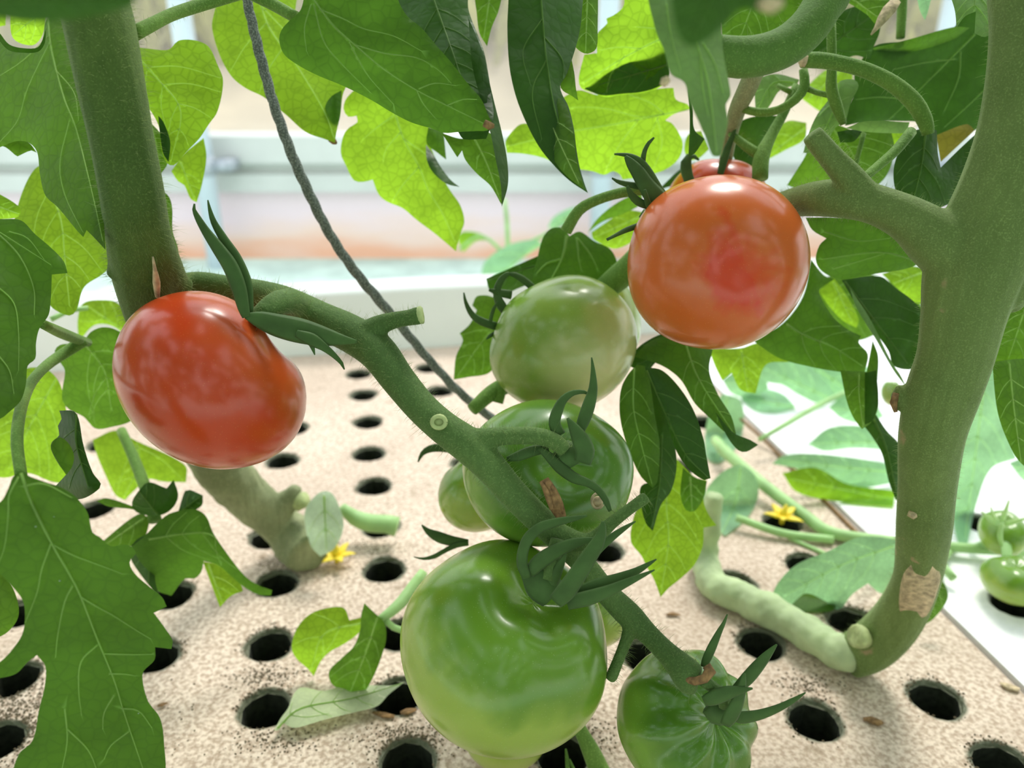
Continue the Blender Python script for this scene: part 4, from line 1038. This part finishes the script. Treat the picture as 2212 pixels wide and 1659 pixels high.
for z_, q in ((.2545, [(1278,772,1.5),(1281,800,5),(1281,840,10),(1272,875,14),(1262,905,14),(1252,930,11)]), (.2555, [(1274,852,2),(1262,847,4),(1240,848,6),(1218,862,9),(1204,888,12),(1198,915,13),(1210,940,13)]),
              (.252, [(1226,903,3),(1240,925,12),(1254,950,19),(1264,975,21),(1258,1000,18)]), (.2555, [(1165,968,6),(1185,985,10),(1210,1010,13),(1240,1032,12),(1270,1043,9),(1292,1058,8),(1308,1080,7),(1318,1104,4)]),
              (.259, [(1095,992,5),(1120,985,11),(1150,974,12),(1185,968,9)])):
    sepal(T6, z_, q)
sepal(T6, .2575, [(1210,965,22),(1228,985,34),(1240,1005,26)], flat=.5, name='calyx_cup')
V, F = [], []
for k in range(23):
    a = k / 22 * 4.6 + 1.2
    V.append((P(1291 + 13 * math.cos(a), 1082 - 16 * math.sin(a), .2635), .00045))
W = V; V = []
sweep(V, F, W, n=6)
sweep(V, F, [(P(1291, 1083, .265), .0019), (P(1291, 1083, .2637), .0014)], n=12)
mk('scar', V, F, M['tan'], T6)
T7 = tomato('green tomato half hidden left of the glossy green one', 1042, 1055, 96, 95, .345, (-.5, .8, 0), 'green', amp=.03, res=(40, 60))
sepal(T7, .34, [(903,998,1.5),(912,980,5),(928,970,8),(950,967,9),(975,972,7)])
sepal(T7, .342, [(945,935,8),(965,955,10),(985,975,8)], name='pedicel', flat=1, mat='truss')
T8 = tomato('largest pale green tomato at the bottom middle', 1088, 1403, 224, 238, .275, (.38, .74, .50), 'green', flat=.90, dep=.26, ribs=5, amp=.035, ph=.6)
for z_, q in ((.2455, [(1268,1114,2),(1240,1120,6),(1205,1127,9),(1170,1138,11),(1143,1160,12),(1130,1190,12),(1128,1220,12),(1138,1248,10)]), (.246, [(1295,1164,3),(1265,1168,8),(1230,1177,13),(1195,1194,16),(1165,1214,17),(1143,1238,13)]),
              (.239, [(1303,1126,4),(1300,1150,10),(1288,1178,16),(1266,1212,19),(1243,1248,21),(1220,1280,22),(1200,1300,18)]), (.246, [(1373,1126,1.5),(1352,1139,5),(1325,1158,8),(1298,1182,9),(1280,1205,7)]),
              (.243, [(1418,1208,1.5),(1400,1219,5),(1370,1236,9),(1330,1251,12),(1290,1263,14),(1248,1280,13)]), (.241, [(1414,1231,1.5),(1390,1242,5),(1355,1258,9),(1315,1276,13),(1270,1292,17),(1225,1302,16)]),
              (.248, [(1222,1196,3),(1208,1225,10),(1192,1260,13),(1178,1285,10)])):
    sepal(T8, z_, q, z_ + .004)
sepal(T8, .2525, [(1145,1232,24),(1170,1262,38),(1195,1285,34)], flat=.5, name='calyx_cup')
sepal(T8, .252, [(1205,1165,16),(1195,1205,17),(1185,1250,18)], name='pedicel', flat=1, mat='truss')
T9 = tomato('small green tomato peeping out right of the largest one', 1288, 1322, 66, 78, .348, (.2, .8, 0), 'green', res=(32, 48))
T10 = tomato('green tomato hidden under the bottom of the largest one', 1092, 1588, 92, 84, .325, (0, .8, -.2), 'green', res=(32, 48))
T11 = tomato('ribbed dark green tomato at the bottom right', 1485, 1566, 153, 166, .280, (.50, .40, .72), 'dgreen', flat=.80, dep=.24, ribs=9, amp=.075, ph=.3)
for z_, q in ((.252, [(1571,1327,1.5),(1564,1345,4),(1552,1368,7),(1538,1398,10),(1526,1425,10),(1520,1440,7)]), (.249, [(1678,1392,2),(1660,1412,9),(1638,1438,14),(1612,1468,15),(1588,1490,10)]),
              (.2445, [(1626,1487,2),(1600,1491,9),(1570,1497,16),(1540,1508,17),(1520,1515,11)]), (.245, [(1608,1455,3),(1602,1485,10),(1592,1518,15),(1578,1548,17),(1566,1566,12)]),
              (.25, [(1740,1496,1.5),(1715,1512,6),(1680,1530,9),(1640,1544,12),(1600,1550,14),(1580,1545,9)])):
    sepal(T11, z_, q, z_ + .003)
sepal(T11, .254, [(1530,1525,18),(1550,1542,24),(1570,1550,18)], flat=.5, name='calyx_cup')
sepal(T11, .2495, [(1518,1468,14),(1540,1485,13),(1560,1502,14),(1566,1525,14)], .252, name='pedicel', flat=1, mat='truss')
T12 = tomato('blurred green tomato at the right edge, upper of the pair', 2168, 1152, 56, 50, .455, (-.2, .7, .4), 'green', res=(32, 48))
for q in ([(2180,1080,2),(2172,1105,5),(2165,1128,5)], [(2120,1105,2),(2140,1122,5),(2160,1132,5)], [(2215,1120,3),(2190,1128,5),(2170,1132,5)], [(2140,1095,2),(2148,1118,4),(2158,1130,4)], [(2165,1130,4),(2160,1155,6),(2165,1180,3)]):
    sepal(T12, .432, q, .436, mat='pstem')
T13 = tomato('blurred green tomato at the right edge, lower of the pair', 2195, 1255, 80, 55, .425, (-.1, .8, .3), 'green', ribs=4, amp=.07, res=(32, 48))
T14 = tomato('pale blurred green fruit beside the right-hand stem', 1925, 850, 22, 26, .50, (0, 1, 0), 'pgreen', res=(24, 32))
# truss-end sepals of the hidden fruit
sepal(T7, .335, [(911,1134,1.5),(925,1148,7),(948,1160,12),(975,1168,11),(1012,1171,6)])
sepal(T7, .334, [(894,1203,1),(915,1207,3),(938,1202,5),(960,1190,5),(985,1178,6),(1012,1174,5)])

# ------------------------------------------------------------------ twine, fallen flowers and litter
m, N, L, bs, out = nodes('grey_twine')
v = tex(N, 'Voronoi', L, coords(N), scale=1500.0)
L.new(ramp(N, L, v.outputs['Distance'], [(0.1, (0.36, 0.40, 0.37)), (0.6, (0.12, 0.14, 0.13))]), bs.inputs['Base Color'])
bs.inputs['Roughness'].default_value = .85
bump(N, L, v.outputs['Distance'], .6, .0006, bs)
tw = thing('twine', P(790, 600, .34), 'grey-blue twine hanging slantwise between the two red tomatoes', 'string')
path = pxpath([(430,-900,.255,9),(482,-400,.275,9),(520,-80,.29,9),(538,20,.297,10),(562,120,.304,10.5),(590,220,.311,10.5),(625,320,.318,10.5),(665,412,.325,10.5),(712,505,.333,10),(768,588,.341,10),(820,650,.349,10),(872,712,.357,9.5),(925,775,.366,9),(985,840,.376,9),(1048,892,.385,9),(1120,950,.395,9)], 6)
off = []
V, F = [], []
for s in range(3):
    q = []
    acc = 0
    for i, (p, r) in enumerate(path):
        d = (path[min(i+1, len(path)-1)][0] - path[max(i-1, 0)][0]).normalized()
        u = d.cross(VIEW).normalized(); v2 = d.cross(u)
        a = i * .28 + s * 2.094
        q.append((p + (u * math.cos(a) + v2 * math.sin(a)) * r * .40, r * .74))
    V, F = [], []
    sweep(V, F, q, n=8)
    mk('strand', V, F, m, tw)
tw2 = thing('twine', P(1740, 1060, .6), 'thin blurred brown twine behind the pale leaves at the right', 'string')
V, F = [], []
sweep(V, F, pxpath([(1600,905,.62,3.5),(1650,950,.60,3.5),(1700,1000,.58,4),(1760,1060,.55,4),(1850,1150,.51,4),(1900,1195,.49,4)], 12), n=8)
mk('strand', V, F, M['brown'], tw2)

def flower(x, y, r, label, up=.004, petals=6, ang=0):
    p = G(x, y) + Vector((0, 0, up))
    t = thing('fallen_flower', p - Vector((0, 0, up)), label, 'flower')
    for k in range(petals):
        a = ang + 2 * math.pi * k / petals
        d = Vector((math.cos(a), math.sin(a), .25 + .35 * random.random())).normalized()
        V, F = [], []
        sweep(V, F, [(p, r * .18), (p + d * r * .45, r * .27), (p + d * r * .8 + Vector((0, 0, -r * .05)), r * .16), (p + d * r * 1.1 + Vector((0, 0, -r * .15)), r * .02)], n=7, flat=.3, nrm=Vector((0, 0, 1)))
        mk('petal', V, F, M['petal'], t)
    V, F = [], []
    sweep(V, F, [(p - Vector((0, 0, up * .8)), r * .12), (p + Vector((0, 0, r * .3)), r * .2), (p + Vector((0.1*r, 0, r * .75)), r * .06)], n=8)
    mk('stamen', V, F, M['petal'], t)
flower(728, 1218, .0115, 'yellow tomato flower fallen beside the corky stem base', .005)
flower(1688, 1135, .0125, 'yellow tomato flower fallen by a hole at the right', .006, 5, .6)
def onboard(x, y): return GZ(x, y, .006)
fl = thing('fallen_leaf', G(730, 1520), 'pale withered leaf lying between two holes at the bottom', 'leaf')
leaf(fl, '592,1578 606,1552 622,1530 634,1500 650,1485 700,1492 745,1480 790,1480 850,1480 875,1472 840,1500 815,1525 760,1540 700,1555 650,1570 632,1572 612,1562 601,1578', .37, 'w', '600,1572 650,1530 760,1508 868,1476', zfun=onboard, wave=.5, tilt=(0, 0), fold=-.08, auto=True, name='blade')
f2 = thing('fallen_leaf', G(700, 1160), 'bleached curled leaf stuck to the corky stem base', 'leaf')
leaf(f2, '660,1100 690,1064 715,1064 735,1100 742,1140 722,1185 692,1202 672,1180 660,1140', .438, 'mint', '700,1070 705,1190', fold=.4, name='blade')
stalk(f2, 'stalk', [[(738,1095,.475,10),(765,1118,.478,17),(800,1130,.478,20),(835,1132,.477,20),(858,1138,.477,22)]], 'pstem', label='bleached stalk')
def scrap(pts, label, mat='tan', name='debris'):
    t = None
    V, F = [], []
    q = [(G(x, y, .0012), r * GZ(x, y) / FPX) for x, y, r in pts]
    sweep(V, F, q, n=7, flat=.35, nrm=Vector((0, 0, 1)), ridge=.2)
    return tag(mk(name, V, F, M[mat]), label, 'litter')
scrap([(2160,1475,3),(2175,1482,9),(2195,1488,8),(2203,1487,2)], 'tan leaf scrap on the foam near the right edge')
scrap([(1865,1553,4),(1882,1555,9),(1895,1560,10),(1908,1560,3)], 'brown speck of peat between two holes at the lower right', 'brown')
scrap([(805,1538,3),(830,1545,7),(852,1548,4)], 'brown dry scrap under the tip of the withered leaf', 'brown')
scrap([(865,1540,4),(880,1537,8),(900,1532,3)], 'rust-brown dry scrap beside the big green tomato', 'brown')
scrap([(1440,1328,3),(1455,1326,5),(1470,1328,2)], 'tiny brown scrap beside the truss stalk', 'brown')
scrap([(340,1525,3),(350,1522,5),(362,1518,2)], 'brown scrap right of the large drooping leaf', 'brown')
# crumbs of peat and moss around the holes, one mass
V, F = [], []
for (hx, hy) in ok:
    n_ = 90 if hy < .36 else 40
    for _ in range(n_):
        a = random.gauss(1.9, 1.3); r = HR * (1.02 + abs(random.gauss(0, .2)))
        c = Vector((hx + r * math.cos(a), hy + r * math.sin(a), .0002))
        s = random.uniform(.0002, .0008)
        n0 = len(V)
        for k in range(4):
            b = k * 1.57 + random.random()
            V.append(c + Vector((math.cos(b) * s, math.sin(b) * s, 0)))
        V.append(c + Vector((0, 0, s * .9)))
        F += [(n0 + k, n0 + (k+1) % 4, n0 + 4) for k in range(4)]
for (px_, py_, sx_, sy_, n_) in ((20,1575,.030,.012,2600),(70,1490,.02,.012,700),(575,1462,.009,.004,260),(600,1600,.012,.005,200),(880,1600,.010,.006,500),(1745,1478,.008,.004,200),(1000,1500,.02,.01,200),(795,1190,.012,.008,160),(1240,1600,.012,.008,260),(600,1215,.008,.004,160)):
    c1 = G(px_, py_)
    for _ in range(n_):
        c = Vector((random.gauss(c1.x, sx_), random.gauss(c1.y, sy_), .0002))
        if any((c.x - h[0])**2 + (c.y - h[1])**2 < (HR * 1.03)**2 for h in ok): continue
        s = random.uniform(.0002, .0007); n0 = len(V)
        for k in range(4):
            b = k * 1.57 + random.random()
            V.append(c + Vector((math.cos(b) * s, math.sin(b) * s, 0)))
        V.append(c + Vector((0, 0, s * .7)))
        F += [(n0 + k, n0 + (k+1) % 4, n0 + 4) for k in range(4)]
crumb = plain('peat_crumbs', (0.15, 0.12, 0.075), .95, 900, .6, .3)
o = mk('peat_crumbs', V, F, crumb, smooth=False)
o['kind'] = 'stuff'; tag(o, 'dark peat and moss crumbs round the planting holes', 'peat')

# ------------------------------------------------------------------ unseen leaf canopy added overhead and behind the camera to shade the fronts
random.seed(21)
V, F = [], []
c0 = Vector((0, 0.25, 0.15))
GAPS = (((-.10, -.52, .85), 6), ((.16, -.54, .83), 6), ((-.45, -.5, .74), 8), ((.05, -.12, .99), 8), ((.6, -.3, .74), 9), ((-.7, -.1, .7), 9), ((.1, -.95, .3), 7))  # openings aimed so that sky highlights fall on the fruit
for k in range(1500):
    az, el = random.uniform(0, 2 * math.pi), math.radians(random.uniform(-6, 84))
    d = Vector((math.cos(az) * math.cos(el), math.sin(az) * math.cos(el), math.sin(el)))
    if d.y > 0.10 + 0.12 * random.random() and d.z < 0.93: continue
    if d.y > 0.25: continue
    if any(d.dot(Vector(q).normalized()) > math.cos(math.radians(r)) for q, r in GAPS): continue
    c = c0 + d * random.uniform(0.55, 0.8)
    if c.z < 0.06 or (abs(c.x) < 0.16 and abs(c.y) < 0.16 and c.z < 0.44): continue
    u = d.orthogonal(); u.rotate(Matrix.Rotation(random.uniform(0, 6.28), 3, d)); u.normalize(); v = d.cross(u)
    ln, wd = random.uniform(0.06, 0.11), random.uniform(0.03, 0.05)
    nn = (d + 0.5 * Vector((random.uniform(-1, 1), random.uniform(-1, 1), random.uniform(-1, 1)))).normalized()
    v = nn.cross(u).normalized(); u = v.cross(nn)
    n0 = len(V)
    prof = [(0, .05), (.15, .75), (.3, 1), (.42, .7), (.55, .95), (.7, .6), (.8, .55), (1, .02)]
    for t_, w_ in prof:
        dr = nn * (-0.02 * t_ * t_)
        V += [c + u * (ln * (t_ - .5)) - v * (wd * w_) + dr - nn * .006 * w_, c + u * (ln * (t_ - .5)) + dr, c + u * (ln * (t_ - .5)) + v * (wd * w_) + dr - nn * .006 * w_]
    for j in range(len(prof) - 1):
        for q in range(2):
            a = n0 + j * 3 + q
            F.append((a, a + 1, a + 4, a + 3))
o = mk('shade_canopy', V, F, M['m'])
o['kind'] = 'stuff'; tag(o, 'dense tomato foliage of the near row overhanging the view', 'foliage')  # added unseen canopy that shades the fronts, not a real near row
